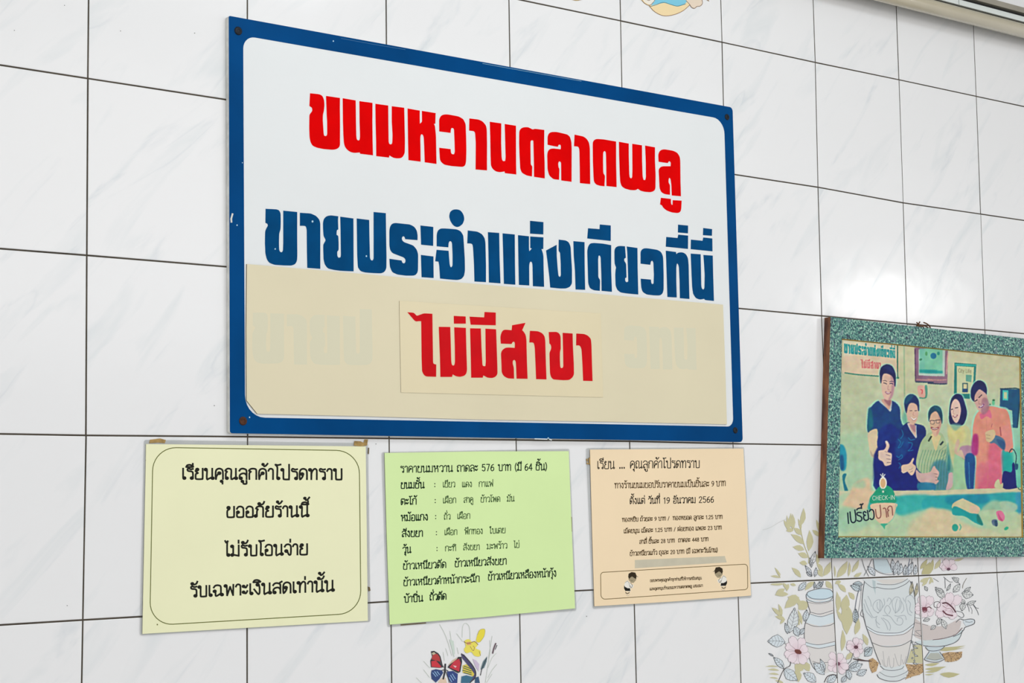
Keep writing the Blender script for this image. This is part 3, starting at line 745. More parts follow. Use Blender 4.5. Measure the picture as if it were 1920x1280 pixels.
# chips and scratches in the paint
CHIPS = []
class _Chips:
    def ell(self, *a, **k): p = Print(BD + 0.0003); p.ell(*a, **k); CHIPS.append(p)
    def line(self, *a, **k): p = Print(BD + 0.0003); p.line(*a, **k); CHIPS.append(p)
chips = _Chips()
for (x, y, r) in ((586, 415, 1.7), (516, 466.5, 1.2), (687, 480, 1.4), (625, 77, 1.2), (468, 782, 1.2), (444.5, 422, 1.2), (804, 685, 1.6), (1028, 822, 1.8), (454.5, 305, .8)):
    chips.ell(x, y, r, r * 1.2, rgb(190, 225, 240), 3)
chips.line([(436, 401), (433.5, 410), (434, 416)], 3.2, rgb(225, 225, 215), 3)
chips.line([(640, 72), (700, 83), (760, 93)], .5, rgb(90, 140, 180), 3)
chips.line([(905, 119), (960, 129), (1090, 152)], .7, rgb(140, 185, 205), 3)
chips.line([(1003, 822.5), (1030, 823.2), (1034, 824.5)], 2.0, rgb(235, 240, 240), 3)
for p in CHIPS:
    p.build('paint_chip', sign, MT['ink'])


def screw(px, py, d, r, m, parent):
    x, z = on_plane(px, py, d)
    v = []; f = []; n = 12
    prof = [(r, 0), (r, .0006), (r * .8, .0012), (r * .45, .0014), (r * .42, .0009), (r * .2, .0008)]
    for pr, h in prof:
        for k in range(n):
            a = 2 * math.pi * k / n
            v.append((x + pr * math.cos(a), -d - h, z + pr * math.sin(a)))
    for s in range(len(prof) - 1):
        for k in range(n):
            l = (k + 1) % n
            f.append((s * n + k, s * n + l, (s + 1) * n + l, (s + 1) * n + k))
    f.append(tuple((len(prof) - 1) * n + k for k in range(n)))
    return link_mesh('screw', v, f, m, parent)


screw(446.5, 58, BD + .0002, .0052, MT['darkscrew'], sign)
screw(1363, 219.5, BD + .0002, .0046, MT['darkscrew'], sign)
screw(455.5, 789, BD + .0002, .0052, MT['rust'], sign)
screw(1378.5, 806.5, BD + .0002, .0046, MT['darkscrew'], sign)


# ------------------------------------------------------------------ paper notices
def notice(label, sheet, film, m, anchor, group=None):
    ax, az = on_plane(anchor[0], anchor[1], 0)
    t = thing('paper_notice', label, 'notice', (ax, 0, az))
    solid('laminate_back', rounded(onp(film, .0009), .003, 4), .0006, .0009, MT['film'], MT['film'], t)
    solid('paper', onp(sheet, .0013), .0009, .0013, m, m, t)
    return t


D = .0013
BLK = rgb(26, 26, 18)
OY, OGN, OP = (255, 815, 3.324), (710, 830, 3.605), (1095, 825, 4)
ny = notice('pale yellow laminated notice with rounded olive border and bold black Thai writing',
            trace('63,57 1432,72 1445,1158 40,1240', *OY), trace('50,30 1447,50 1462,1165 24,1250', *OY), MT['yellow'], (475, 1180))
pr = Print(D)
pr.line(rounded(trace('106,77 1391,99 1402,1110 86,1188', *OY), [44, 44, 44, 40], 10), 1.6, rgb(98, 104, 28), 1, True)
pr.build('border_line', ny, MT['ink'])
pr = Print(D)
for s, ax, ay, bx, by in (('เรียนคุณลูกค้าโปรดทราบ', 283, 275, 1290, 278), ('ขออภัยร้านนี้', 560, 513, 1080, 508),
                          ('ไม่รับโอนจ่าย', 550, 755, 1074, 745), ('รับเฉพาะเงินสดเท่านั้น', 335, 1010, 1238, 972)):
    write(pr, s, ax, ay, bx, by, 66, 11.5, BLK, 2, org=OY)
pr.ell(295, 1170.5, 1.3, 1.5, rgb(110, 110, 40), 2)
pr.build('lettering', ny, MT['ink'])
for s in ('82,52 88,30 120,26 150,22 186,32 180,52 140,48', '1358,66 1362,38 1400,40 1420,50 1425,28 1446,28 1440,66 1400,72'):
    q = trace(s, *OY)
    solid('tape_remnant', onp(q, .0011), .0008, .0011, MT['tape'], MT['tape'], ny)
for s in ('1448,80 1454,80 1452,120 1446,118', '1446,945 1458,950 1462,970 1450,975', '60,155 68,150 68,172 62,175'):
    solid('tape_remnant', onp(trace(s, *OY), .0012), .0008, .0012, MT['dirt'], MT['dirt'], ny)

ng = notice('pale green laminated price list in black Thai writing, middle one of three notices',
            trace('40,68 660,58 1285,56 1305,580 1328,1118 700,1178 75,1228 55,640', *OGN), trace('20,62 1290,40 1338,1132 58,1245', *OGN), MT['green'], (905, 1160))
pr = Print(D)
GB, GR = rgb(20, 48, 22), rgb(62, 92, 46)
for s, ax, ay, bx, by, h, w, c in (
    ('ราคาขนมหวาน', 145, 200, 502, 194, 42, 6.5, GB), ('ถาดละ', 527, 194, 672, 191, 42, 6.5, GB), ('576', 695, 190, 783, 188, 44, 6.5, GB),
    ('บาท', 806, 188, 897, 187, 42, 6.5, GB), ('(มี', 918, 187, 968, 186, 42, 6.5, GB), ('64', 985, 186, 1040, 185, 44, 6.5, GB), ('ชิ้น)', 1060, 184, 1140, 183, 42, 6.5, GB),
    ('ขนมชั้น', 148, 308, 310, 305, 40, 7, GB), (':', 370, 303, 390, 302, 40, 7, GB), ('เขียว', 432, 300, 518, 298, 34, 5, GR), ('แดง', 562, 299, 632, 297, 34, 5, GR), ('กาแฟ', 675, 297, 776, 294, 34, 5, GR),
    ('ตะโก้', 148, 418, 258, 415, 40, 7, GB), (':', 373, 411, 393, 410, 40, 7, GB), ('เผือก', 433, 408, 525, 405, 34, 5, GR), ('สาคู', 573, 404, 640, 402, 34, 5, GR), ('ข้าวโพด', 688, 401, 823, 397, 34, 5, GR), ('มัน', 866, 396, 918, 394, 34, 5, GR),
    ('หม้อแกง', 150, 528, 335, 522, 40, 7, GB), (':', 376, 519, 396, 518, 40, 7, GB), ('ถั่ว', 440, 518, 486, 516, 34, 5, GR), ('เผือก', 530, 514, 620, 511, 34, 5, GR),
    ('สังขยา', 155, 635, 300, 632, 40, 7, GB), (':', 381, 628, 401, 627, 40, 7, GB), ('เผือก', 443, 623, 533, 620, 34, 5, GR), ('ฟักทอง', 580, 618, 705, 614, 34, 5, GR), ('ใบเตย', 748, 613, 858, 608, 34, 5, GR),
    ('วุ้น', 160, 745, 220, 742, 40, 7, GB), (':', 385, 735, 405, 734, 40, 7, GB), ('กะทิ', 447, 732, 525, 729, 34, 5, GR), ('สังขยา', 570, 725, 684, 721, 34, 5, GR), ('มะพร้าว', 730, 718, 870, 712, 34, 5, GR), ('ไข่', 912, 709, 952, 707, 34, 5, GR),
    ('ข้าวเหนียวตัด', 163, 855, 458, 843, 40, 6.5, GB), ('ข้าวเหนียวสังขยา', 513, 838, 866, 820, 40, 6.5, GB),
    ('ข้าวเหนียวดำหน้ากระฉีก', 166, 966, 684, 938, 40, 6.5, GB), ('ข้าวเหนียวเหลืองหน้ากุ้ง', 738, 928, 1202, 902, 40, 6.5, GB),
    ('บ้าบิ่น', 170, 1078, 301, 1070, 40, 7, GB), ('ถั่วตัด', 343, 1064, 459, 1057, 40, 7, GB)):
    write(pr, s, ax, ay, bx, by, h, w, c, 2, org=OGN)
pr.build('lettering', ng, MT['ink'])
for s in ('1300,500 1306,500 1308,600 1302,600', '150,1226 320,1213 322,1220 150,1234'):
    solid('tape_remnant', onp(trace(s, *OGN), .0012), .0008, .0012, MT['dirt'], MT['dirt'], ng)

npch = notice('pale peach laminated notice with small Thai print and boxed footer of two bowing figures',
              trace('45,70 1195,62 1225,620 1253,1165 660,1210 78,1245 60,640', *OP), trace('16,58 1202,52 1260,1180 66,1264', *OP), MT['peach'], (1262, 1130))
pr = Print(D)
PB, PM = rgb(40, 30, 14), rgb(84, 62, 26)
for s, ax, ay, bx, by, h, w, c in (
    ('เรียน', 97, 214, 231, 213, 56, 6.5, PB), ('...', 262, 211, 310, 210, 56, 10, PB), ('คุณลูกค้าโปรดทราบ', 343, 210, 870, 206, 54, 6.5, PB),
    ('ทางร้านขนมขอปรับราคาขนมเป็นชิ้นละ', 228, 360, 940, 347, 38, 5.5, PM), ('9', 955, 346, 977, 346, 38, 5.5, PM), ('บาท', 990, 345, 1064, 342, 38, 5.5, PM),
    ('ตั้งแต่', 342, 478, 459, 475, 42, 6, PB), ('วันที่', 480, 476, 571, 473, 42, 6, PB), ('19', 592, 475, 646, 474, 44, 6, PB), ('ธันวาคม', 667, 473, 839, 470, 42, 6, PB), ('2566', 860, 468, 976, 466, 44, 6, PB),
    ('ทองหยิบ ถ้วยละ 9 บาท /', 285, 611, 642, 600, 27, 5, PM), ('ทองหยอด ลูกละ 1.25 บาท', 665, 598, 1040, 588, 27, 5, PM),
    ('เม็ดขนุน เม็ดละ 1.25 บาท / ฝอยทอง แพละ 23 บาท', 297, 697, 1034, 668, 27, 5, PM),
    ('สาลี่ ชิ้นละ 28 บาท  ถาดละ 448 บาท', 415, 777, 934, 755, 27, 5, PM),
    ('ข้าวเหนียวแก้ว ถุงละ 20 บาท (มี เฉพาะวันโกน)', 343, 866, 1004, 838, 28, 5, PM),
    ('ขอบพระคุณลูกค้าทุกท่านที่ให้การสนับสนุน', 495, 1062, 883, 1042, 17, 3.6, PM),
    ('และอุดหนุนร้านขนมหวานตลาดพลู เสมอมา', 492, 1125, 891, 1098, 17, 3.6, PM)):
    write(pr, s, ax, ay, bx, by, h, w, c, 2, org=OP)
pr.build('lettering', npch, MT['ink'])
pr = Print(D)
OW = (1110, 1040, 6.4)
pr.line(rounded(trace('103,210 1866,109 1869,414 108,534', *OW), [6, 6, 6, 8], 6), 1.2, rgb(110, 88, 34), 1, True)
pr.build('border_line', npch, MT['ink'])
solid('correction_tape', onp(trace('382,898 1056,868 1070,916 382,960', *OP), D + .00015), D, D + .00015, MT['greytape'], MT['greytape'], npch)
for mir in (0, 1):                               # a bowing boy and girl with palms together
    fp = Print(D)
    def mp(s):
        q = P(s)
        if mir: q = [(2000 - x + 5, y - 62 - (0.0) * x) for x, y in q]
        return [(1110 + x / 6.4, 1040 + y / 6.4) for x, y in q]
    DK, SK, WH = rgb(52, 40, 20), rgb(172, 158, 128), rgb(246, 242, 232)
    fp.fill(mp('395,330 425,305 450,330 470,350 500,360 490,395 465,400 460,440 395,430 385,380'), WH, 2)
    fp.fill(mp('436,230 520,245 530,300 500,335 470,335 440,300'), SK, 3)
    fp.fill(mp('434,262 440,225 475,205 520,212 535,250 530,290 512,280 480,258 462,270 445,290'), DK, 4)
    fp.line(mp('530,246 545,262 552,262'), .7, DK, 4)
    fp.fill(mp('385,365 400,385 430,400 455,398 462,432 400,432 384,400'), rgb(20, 16, 10), 4)
    fp.line(mp('395,335 425,312 442,330 450,365 458,385'), .5, DK, 4)
    fp.line(mp('460,335 475,350 485,362 476,392 462,392 458,370'), .8, rgb(80, 62, 24), 4)
    fp.line(mp('402,435 402,455 425,472 448,455 445,435'), .5, rgb(120, 105, 80), 4)
    fp.line(mp('405,452 425,462 446,452'), 1.1, DK, 4)
    fp.line(mp('408,478 430,492 452,476'), .7, rgb(200, 190, 170), 4)
    fp.line(mp('462,300 478,312 490,302'), .4, DK, 4)
    fp.build('printed_figure', npch, MT['ink'])
for s in ('20,165 34,170 36,182 20,178', '34,132 46,130 48,185 40,182', '18,140 28,138 30,160 20,160'):
    solid('tape_remnant', onp(trace(s, *OP), .0012), .0008, .0012, MT['tape'], MT['dirt'], npch)

# ------------------------------------------------------------------ framed photograph
FD = 0.013
fx, fz = on_plane(1740, 1045, 0)
frame = thing('framed_photograph', 'framed faded photograph of five smiling people in a speckled teal frame with brown edges', 'picture', (fx, 0, fz))
fo = onp([(1557.4, 594.0), (0, 0), (0, 0), (1545.3, 1046)], FD)
fi = onp([(1578.7, 634.6), (0, 0), (1918.5, 1007.5), (1571.6, 1007)], FD)
xl0, zt0, zb0 = (fo[0][0] + fo[3][0]) / 2, fo[0][1], fo[3][1]
xli, zti, zbi, xri = (fi[0][0] + fi[3][0]) / 2, fi[0][1], fi[3][1], fi[2][0]
xr0 = xri + (xli - xl0)
# outline follows the photograph's slight lean of the frame
zt_r = on_plane(1920, 634.8, FD)[1]; zb_r = on_plane(1920, 1043.8, FD)[1]
xr_ref = on_plane(1920, 634.8, FD)[0]
k1 = (zt_r - zt0) / (xr_ref - fo[0][0]); k2 = (zb_r - zb0) / (xr_ref - fo[3][0])
lean = fo[3][0] - fo[0][0]
OUT = [fo[0], (xr0 - lean / 2, zt0 + k1 * (xr0 - fo[0][0])), (xr0 + lean / 2, zb0 + k2 * (xr0 - fo[3][0])), fo[3]]
ki = (on_plane(1920, 669.6, FD)[1] - fi[0][1]) / (on_plane(1920, 669.6, FD)[0] - fi[0][0])
INN = [fi[0], (xri - lean / 2, fi[0][1] + ki * (xri - fi[0][0])), fi[2], fi[3]]
for k in range(4):
    l = (k + 1) % 4
    rail = [OUT[k], OUT[l], INN[l], INN[k]]
    solid('frame_rail', rail, .0008, FD, MT['granite'], MT['wood'], frame)
PD = FD - .002
shr = lambda q, e: [(q[0][0] + e, q[0][1] - e), (q[1][0] - e, q[1][1] - e), (q[2][0] - e, q[2][1] + e), (q[3][0] + e, q[3][1] + e)]
IN2 = shr(INN, .0016)
ring = link_mesh('gold_slip', [(x, -FD - .0002, z) for x, z in INN] + [(x, -PD, z) for x, z in IN2],
                 [(k, k + 4, (k + 1) % 4 + 4, (k + 1) % 4) for k in range(4)], MT['gold'], frame)
# back panel
solid('backing_board', shr(INN, -.004), .001, .006, MT['wood'], MT['wood'], frame)

# the photograph itself: painted into a fine grid of coloured cells
SS = 3.0
PX0, PY0, PX1, PY1 = 1565, 625, 1930, 1015
CW, CH = int((PX1 - PX0) * SS), int((PY1 - PY0) * SS)
yy, xx = np.mgrid[0:CH, 0:CW]
canvas = np.zeros((CH, CW, 3), np.float32)
t = (yy / CH)[..., None]; u = (xx / CW)[..., None]
canvas[:] = (1 - t) * np.array([212, 205, 168]) + t * np.array([176, 214, 178])
canvas += u * np.array([-6, 2, 2]) * 1.0


def blur(a, r):
    r = int(r)
    if r < 1: return a
    for ax in (0, 1):
        for _ in range(2):
            pad = [(0, 0)] * a.ndim; pad[ax] = (r + 1, r)
            c = np.cumsum(np.pad(a, pad, mode='edge'), axis=ax)
            n = a.shape[ax]
            a = (np.take(c, range(2 * r + 1, 2 * r + 1 + n), axis=ax) - np.take(c, range(0, n), axis=ax)) / (2 * r + 1)
    return a


def paint(pts, col, soft=1.2, alpha=1.0):
    """Fill the polygon (photograph pixels) with a soft edge."""
    q = [((x - PX0) * SS, (y - PY0) * SS) for x, y in pts]
    pad = int(soft * SS * 2) + 3
    x0 = max(0, int(min(a for a, b in q)) - pad); x1 = min(CW, int(max(a for a, b in q)) + pad)
    y0 = max(0, int(min(b for a, b in q)) - pad); y1 = min(CH, int(max(b for a, b in q)) + pad)
    if x1 <= x0 or y1 <= y0: return
    X = xx[y0:y1, x0:x1] + .5; Y = yy[y0:y1, x0:x1] + .5
    ins = np.zeros(X.shape, bool)
    for i in range(len(q)):
        ax, ay = q[i - 1]; bx, by = q[i]
        if ay == by: continue
        ins ^= ((ay > Y) != (by > Y)) & (X < (bx - ax) * (Y - ay) / (by - ay) + ax)
    m = blur(ins.astype(np.float32), soft * SS * 0.5) * alpha
    canvas[y0:y1, x0:x1] = canvas[y0:y1, x0:x1] * (1 - m[..., None]) + np.array(col, np.float32) * m[..., None]


def pline(pts, w, col, soft=.6, alpha=1.0):
    for a, b in zip(pts[:-1], pts[1:]):
        dx, dy = b[0] - a[0], b[1] - a[1]; l = math.hypot(dx, dy) or 1
        nx, ny = -dy / l * w / 2, dx / l * w / 2
        ex, ey = dx / l * w * .3, dy / l * w * .3
        paint([(a[0] + nx - ex, a[1] + ny - ey), (b[0] + nx + ex, b[1] + ny + ey), (b[0] - nx + ex, b[1] - ny + ey), (a[0] - nx - ex, a[1] - ny - ey)], col, soft, alpha)


def pell(cx, cy, rx, ry, col, soft=.8, alpha=1.0, rot=0):
    c, s = math.cos(rot), math.sin(rot)
    paint([(cx + rx * math.cos(a) * c - ry * math.sin(a) * s, cy + rx * math.cos(a) * s + ry * math.sin(a) * c)
           for a in [2 * math.pi * k / 18 for k in range(18)]], col, soft, alpha)


K1, K2, K3, K4 = (1570, 630, 6.4), (1740, 660, 6.4), (1570, 820, 6.4), (1740, 820, 6.4)


def pt(s, K, col, soft=1.2, alpha=1.0, sp=True):
    q = trace(s, *K)
    paint(spline(q, True, 4) if sp else q, col, soft, alpha)


def pe(cx, cy, rx, ry, K, col, soft=.8, alpha=1.0, rot=0):
    pell(K[0] + cx / K[2], K[1] + cy / K[2], rx / K[2], ry / K[2], col, soft, alpha, rot)


def pl(s, K, w, col, soft=.6, alpha=1.0):
    pline(spline(trace(s, *K), False, 3), w / K[2], col, soft, alpha)


# wall tints
pt('0,450 400,450 400,1400 0,1400', K1, (188, 196, 158), 14, .6)
pt('0,0 440,0 440,620 0,620', K3, (172, 208, 172), 12, .7)
pt('740,100 940,110 960,900 780,900', K1, (206, 204, 160), 8, .6)
pt('250,20 1160,60 1160,420 250,420', K2, (208, 203, 164), 10, .6)
pt('1000,150 1160,150 1160,640 1000,640', K4, (96, 200, 176), 8, .8)
pt('880,150 1010,150 1010,420 880,420', K4, (0, 168, 160), 3, .9)
pt('1010,900 1160,500 1160,1280 1000,1280', K2, (130, 208, 180), 8, .6)
pl('800,110 810,900 830,1060', K1, 14, (120, 170, 130), 1.5, .6)
pt('800,900 830,880 830,1060 760,1120 780,960', K1, (90, 180, 160), 3, .6)
# the sign in the photograph
pt('72,55 715,112 722,500 500,480 72,450', K1, (222, 216, 186), .8, 1, False)
pt('72,240 690,262 700,470 500,462 72,440', K1, (226, 200, 168), 4, .8)
pl('722,110 722,300 724,500', K1, 14, (0, 116, 96), .6)
pl('90,440 250,462 500,480', K1, 13, (20, 130, 108), .8)
pl('700,500 735,500', K1, 18, (20, 120, 100), .8)


def remap(pts, src, dst):
    (sx0, sy0, sx1, sy1, ssl), (dx0, dy0, dx1, dy1, dsl) = src, dst
    out = []
    for x, y in pts:
        a = (x - sx0) / (sx1 - sx0); b = (y - sy0 - ssl * (x - sx0)) / (sy1 - sy0)
        out.append((dx0 + a * (dx1 - dx0), dy0 + b * (dy1 - dy0) + dsl * a * (dx1 - dx0)))
    return out


for pts in L2:
    paint(remap(pts, (497, 370, 1338, 490, .075), (1582.5, 640, 1678.5, 661, .09)), (0, 150, 150), .35)
for pts in L3:
    paint(remap(pts, (764, 585, 1112, 706, .035), (1612.5, 673, 1652, 690, .06)), (208, 96, 100), .4, .85)
# ornate picture, magazine page, small notice, dark board behind
pt('925,135 1180,150 1180,560 935,545', K1, (140, 104, 128), 1.2, 1, False)
pt('-20,-20 240,-20 232,380 -20,365', K2, (146, 110, 130), 1.2, 1, False)
pt('975,160 1200,160 1200,480 975,470', K1, (196, 214, 200), 1.2, 1, False)
pt('-40,-40 205,-40 200,290 -40,280', K2, (190, 212, 198), 1.2, 1, False)
pt('985,150 1200,150 1200,440 985,440', K1, (120, 196, 170), 2, 1, False)
pt('-40,-40 175,-40 175,255 -40,250', K2, (126, 200, 164), 2, 1, False)
pt('985,400 1200,405 1200,445 985,440', K1, (0, 150, 150), 2, .8, False)
pt('-40,215 175,225 175,255 -40,250', K2, (0, 150, 150), 2, .8, False)
pl('940,548 1150,555', K1, 14, (24, 66, 92), .8); pl('0,372 120,380 225,380', K2, 14, (40, 60, 90), .8)
pl('945,520 1150,530', K1, 14, (206, 150, 140), .8, .7); pl('0,325 120,335 220,330', K2, 12, (214, 160, 148), .8, .7)
pl('240,10 230,120 222,260', K2, 12, (226, 170, 160), .8, .9)
pl('932,160 935,330 938,540', K1, 12, (78, 44, 90), .8, .9)
pe(65, 45, 36, 36, K2, (0, 112, 150)); pe(125, 15, 16, 22, K2, (40, 150, 130), 1)
pe(1068, 210, 14, 26, K1, (80, 160, 100)); pe(1000, 280, 18, 12, K1, (50, 130, 90), .8, 1, -.5)
pt('318,125 580,145 568,360 500,560 418,555 312,500', K2, (0, 128, 120), .8, 1, False)
pt('345,165 552,178 545,340 520,500 345,500', K2, (206, 214, 168), .9, 1, False)
pl('332,150 570,160', K2, 16, (60, 190, 176), .8, .9)
pt('455,270 525,275 520,360 455,350', K2, (90, 160, 140), 1.2, .9, False)
pt('412,368 478,370 476,480 412,480', K2, (40, 92, 100), .8, 1, False)
pt('425,380 468,382 466,440 425,438', K2, (216, 208, 160), .8, 1, False)
pt('412,440 478,440 476,480 412,480', K2, (0, 76, 120), .8, 1, False)
cl = strokes_of('City Life')
for q, closed in cl[0]:
    s = [(1740 + (362 + a * 4.2) / 6.4, 660 + (242 - b * 4.6 + a * .2) / 6.4) for a, b in q]
    pline(s, .8, (150, 140, 110), .5, .9)
pt('965,600 1065,610 1065,735 985,725', K1, (228, 176, 158), 1.2, 1)
pt('1050,600 1078,600 1072,735 990,748 990,732 1055,728', K1, (40, 140, 120), .8, .8)
pl('1000,640 1020,650 1015,690', K1, 10, (214, 84, 90), .8)
pt('868,440 1115,447 1075,910 995,905 1010,700 862,660', K2, (0, 84, 124), .9, 1, False)
pl('868,440 1115,449 1098,640 1072,905', K2, 12, (0, 60, 84), .8)
pt('895,455 965,458 960,580 895,575', K2, (70, 200, 190), .8, 1, False)
pt('912,478 948,480 946,560 912,555', K2, (190, 206, 160), .8, 1, False)
pt('900,700 1010,705 1020,870 960,860', K2, (150, 214, 190), 1.2, 1, False)
pe(785, 605, 18, 36, K2, (110, 200, 150)); pe(788, 575, 16, 10, K2, (30, 110, 70)); pe(745, 630, 8, 12, K2, (30, 90, 60))
# people, back to front
HAIR, SKIN, SHADE = (10, 22, 84), (224, 188, 166), (168, 112, 128)


def halo(s, K):
    q = spline(trace(s, *K), True, 4)
    cx = sum(a for a, b in q) / len(q); cy = sum(b for a, b in q) / len(q)
    paint([(cx + (a - cx) * 1.04 + (1.3 if a > cx else -1.3), cy + (b - cy) * 1.02 + (.8 if b > cy else -1.2)) for a, b in q], (170, 226, 200), 1.0, .75)


# man in navy T-shirt
S = '505,775 400,855 372,900 365,1150 470,1120 490,1210 470,1280 480,1560 460,1840 960,1840 960,1300 775,1050 745,850 645,775 640,900'
halo(S, K1); pt(S, K1, (0, 62, 124), .8)
pt('480,1200 620,1050 740,1120 960,1300 960,1840 470,1840', K1, (0, 34, 128), 4, .8)
pt('372,900 400,860 430,1000 420,1100 368,1140', K1, (0, 110, 120), 3, .8)
pt('500,780 540,760 640,770 655,790 650,860 635,905 590,860', K1, (196, 206, 200), .8)
pt('530,760 640,765 645,800 620,880 570,830', K1, (214, 168, 148), 1.2)
pt('560,760 640,765 625,840', K1, (150, 96, 110), 2, .8)
H = '518,560 508,440 530,370 590,338 650,355 690,420 703,500 696,600 684,590 678,530 655,480 605,452 560,450 540,485 530,550'
halo(H, K1)
pt('528,490 545,450 640,455 685,500 688,600 668,700 640,755 600,768 560,740 535,660', K1, SKIN, .8)
pt('640,470 685,520 686,600 668,700 640,755 610,766 645,680 650,560', K1, (188, 140, 152), 2.5, .85)
pt(H, K1, HAIR, .8); pt('540,380 600,350 660,380 680,450 600,400', K1, (20, 44, 110), 2, .7)
pl('556,560 578,566 592,574', K1, 9, (50, 34, 60)); pl('628,570 650,566 668,574', K1, 9, (30, 30, 80))
pl('548,535 575,532 595,545', K1, 6, (70, 44, 60)); pl('625,548 650,540 675,548', K1, 6, (50, 40, 80))
pl('612,590 605,635 625,645', K1, 5, (176, 120, 120), .8, .8)
pl('580,668 605,690 640,672', K1, 15, (150, 74, 104), .8, .9); pl('585,672 606,684 632,676', K1, 7, (236, 228, 222), .5)
# his arm and thumb up
pt('368,1165 470,1110 480,1200 480,1330 560,1420 520,1500 400,1430 380,1320', K1, (222, 200, 164), .9)
pt('385,-30 480,-30 475,80 500,170 490,250 430,220 395,190', K3, (224, 204, 166), 1)
pt('395,150 430,210 490,230 480,260 410,220', K3, (170, 160, 140), 1.5, .8)
# second person, dark patterned shirt
S = '840,1035 760,1120 730,1250 720,1500 700,1800 980,1800 1050,1300 1055,1100 940,1050'
pt(S, K1, (0, 40, 110), .8)
pt('480,120 960,120 980,640 660,640 470,560', K3, (0, 22, 118), 2, .9)
pt('740,0 840,0 860,120 790,240 700,220 700,80', K3, (0, 74, 140), 4, .7)
for s in ('730,20 760,60 730,120 760,110 790,50', '850,60 900,70 880,130 850,160 910,150', '710,220 740,240 770,205 780,240 730,270', '850,0 880,30 930,20', '735,300 760,330 740,370', '770,1120 790,1180 760,1230'):
    pl(s, K3 if s[:3] != '770' else K1, 9, (0, 120, 170), 1.0, .8)
pt('845,1040 930,1060 945,1130 950,1215 905,1170 860,1100', K1, (218, 186, 168), 1)
pt('870,1060 930,1060 935,1150 890,1110', K1, (170, 118, 130), 1.5, .8)
pl('842,1050 880,1130 945,1222', K1, 7, (190, 210, 214), .6); pl('945,1070 950,1215', K1, 7, (170, 196, 206), .6)
H = '812,880 803,800 825,730 880,695 940,715 978,780 982,890 968,890 958,835 920,803 872,806 846,850 830,925'
halo(H, K1)
pt('835,850 880,800 960,810 972,880 965,980 930,1050 890,1062 850,1010 828,920', K1, (222, 184, 160), .9)
pt(H, K1, (6, 40, 100), .8); pt('810,760 860,705 920,705 880,760 820,820', K1, (0, 96, 120), 2, .7)
pl('870,895 895,893', K1, 7, (70, 50, 70)); pl('930,895 955,893', K1, 7, (70, 50, 70)); pl('880,975 915,1000 950,985', K1, 15, (246, 238, 230), .5); pl('875,970 915,1012 952,985', K1, 4, (170, 90, 90)); pl('915,915 908,945 925,950', K1, 5, (190, 130, 120))
pt('765,370 780,330 860,310 905,245 920,260 905,310 945,350 920,430 885,455 840,410 790,425', K3, (228, 196, 172), .8)
pl('860,385 890,380 900,365', K3, 4, (130, 90, 110)); pl('870,420 905,400', K3, 4, (130, 90, 110)); pl('770,400 790,425 830,410', K3, 7, (236, 230, 200), .6)
# the first man's thumb up, in front of both
pt('490,165 560,145 585,100 575,50 595,38 620,75 625,110 605,170 640,185 655,210 648,300 640,325 575,340 545,290 495,255', K3, (230, 202, 184), .8)
pl('490,160 488,235', K3, 7, (40, 40, 50)); pl('585,205 635,220', K3, 5, (110, 80, 110)); pl('590,255 640,262', K3, 5, (110, 80, 110)); pl('595,300 638,300', K3, 5, (120, 90, 110)); pl('568,165 600,175 606,150', K3, 4, (160, 110, 110))
pl('578,45 600,60 605,95', K3, 7, (246, 240, 236), .5)
# third person, glasses and striped shirt
S = '30,960 -60,1030 -105,1130 -148,1350 -110,1440 -60,1520 -70,1880 300,1880 320,1500 300,1250 160,970'
pt('30,960 -60,1040 -105,1140 -143,1345 -60,1420 -30,1880 300,1880 320,1500 290,1300 230,1120 160,970', K2, (176, 196, 150), 1)
pt('1090,0 1020,40 985,180 945,330 1000,420 1060,430 1160,420 1160,0', K3, (176, 196, 154), 1)
pt('60,300 240,300 260,620 0,620 -110,620 -110,545 0,540', K4, (40, 120, 150), 4, .75)
for k in range(11):
    x = -120 + k * 34
    pl('%d,%d %d,%d %d,%d' % (x + 60, 150, x + 10, 330, x, 610), K4, 8, (60, 120, 110) if k > 5 else (96, 150, 120), .8, .7)
    if k < 5: pl('%d,%d %d,%d' % (150 + 6 * k, 150 + k * 40, 220, 90 + k * 44), K4, 6, (110, 160, 130), .6, .7)
pt('240,60 300,180 315,390 250,420 215,300', K4, (110, 170, 150), 2, .8)
pt('245,200 270,300 260,400 230,380', K4, (20, 110, 130), 2, .7)
pt('40,980 150,1000 130,1080 95,1185 60,1100', K2, (222, 206, 150), 1.2)
pl('8,1065 40,1010', K2, 18, (30, 50, 40), .8); pl('150,1110 180,1075', K2, 20, (20, 44, 60), .8)
H = '10,830 2,740 30,670 90,640 150,670 175,760 168,860 150,800 100,710 40,740 20,800'
halo(H, K2)
pt('22,800 40,730 100,705 140,740 158,810 150,900 120,990 80,1012 45,950 22,870', K2, (222, 182, 152), .9)
pt('120,740 158,810 150,900 110,995 100,960 130,860', K2, (196, 140, 130), 2.5, .7)
pt(H, K2, (8, 66, 92), .8); pt('60,650 130,660 160,720 120,700', K2, (0, 96, 120), 2, .8)
pl('22,830 40,818 75,822 100,815 150,812', K2, 7, (40, 40, 52), .5); pl('28,830 35,860 70,862 78,830', K2, 4, (60, 60, 80), .5); pl('98,822 102,850 138,846 145,820', K2, 4, (60, 60, 80), .5)
pl('40,905 80,925 122,905', K2, 20, (150, 70, 80), .8); pl('50,912 82,922 112,912', K2, 8, (244, 236, 226), .5)
pt('-143,385 -90,425 20,415 60,350 85,345 95,370 130,410 130,450 110,500 130,520 90,560 30,520 -60,545 -125,500', K4, (222, 184, 170), .9)
pl('60,430 115,440', K4, 5, (120, 90, 110)); pl('60,470 115,478', K4, 5, (120, 90, 110)); pl('65,505 112,512', K4, 5, (120, 90, 110))
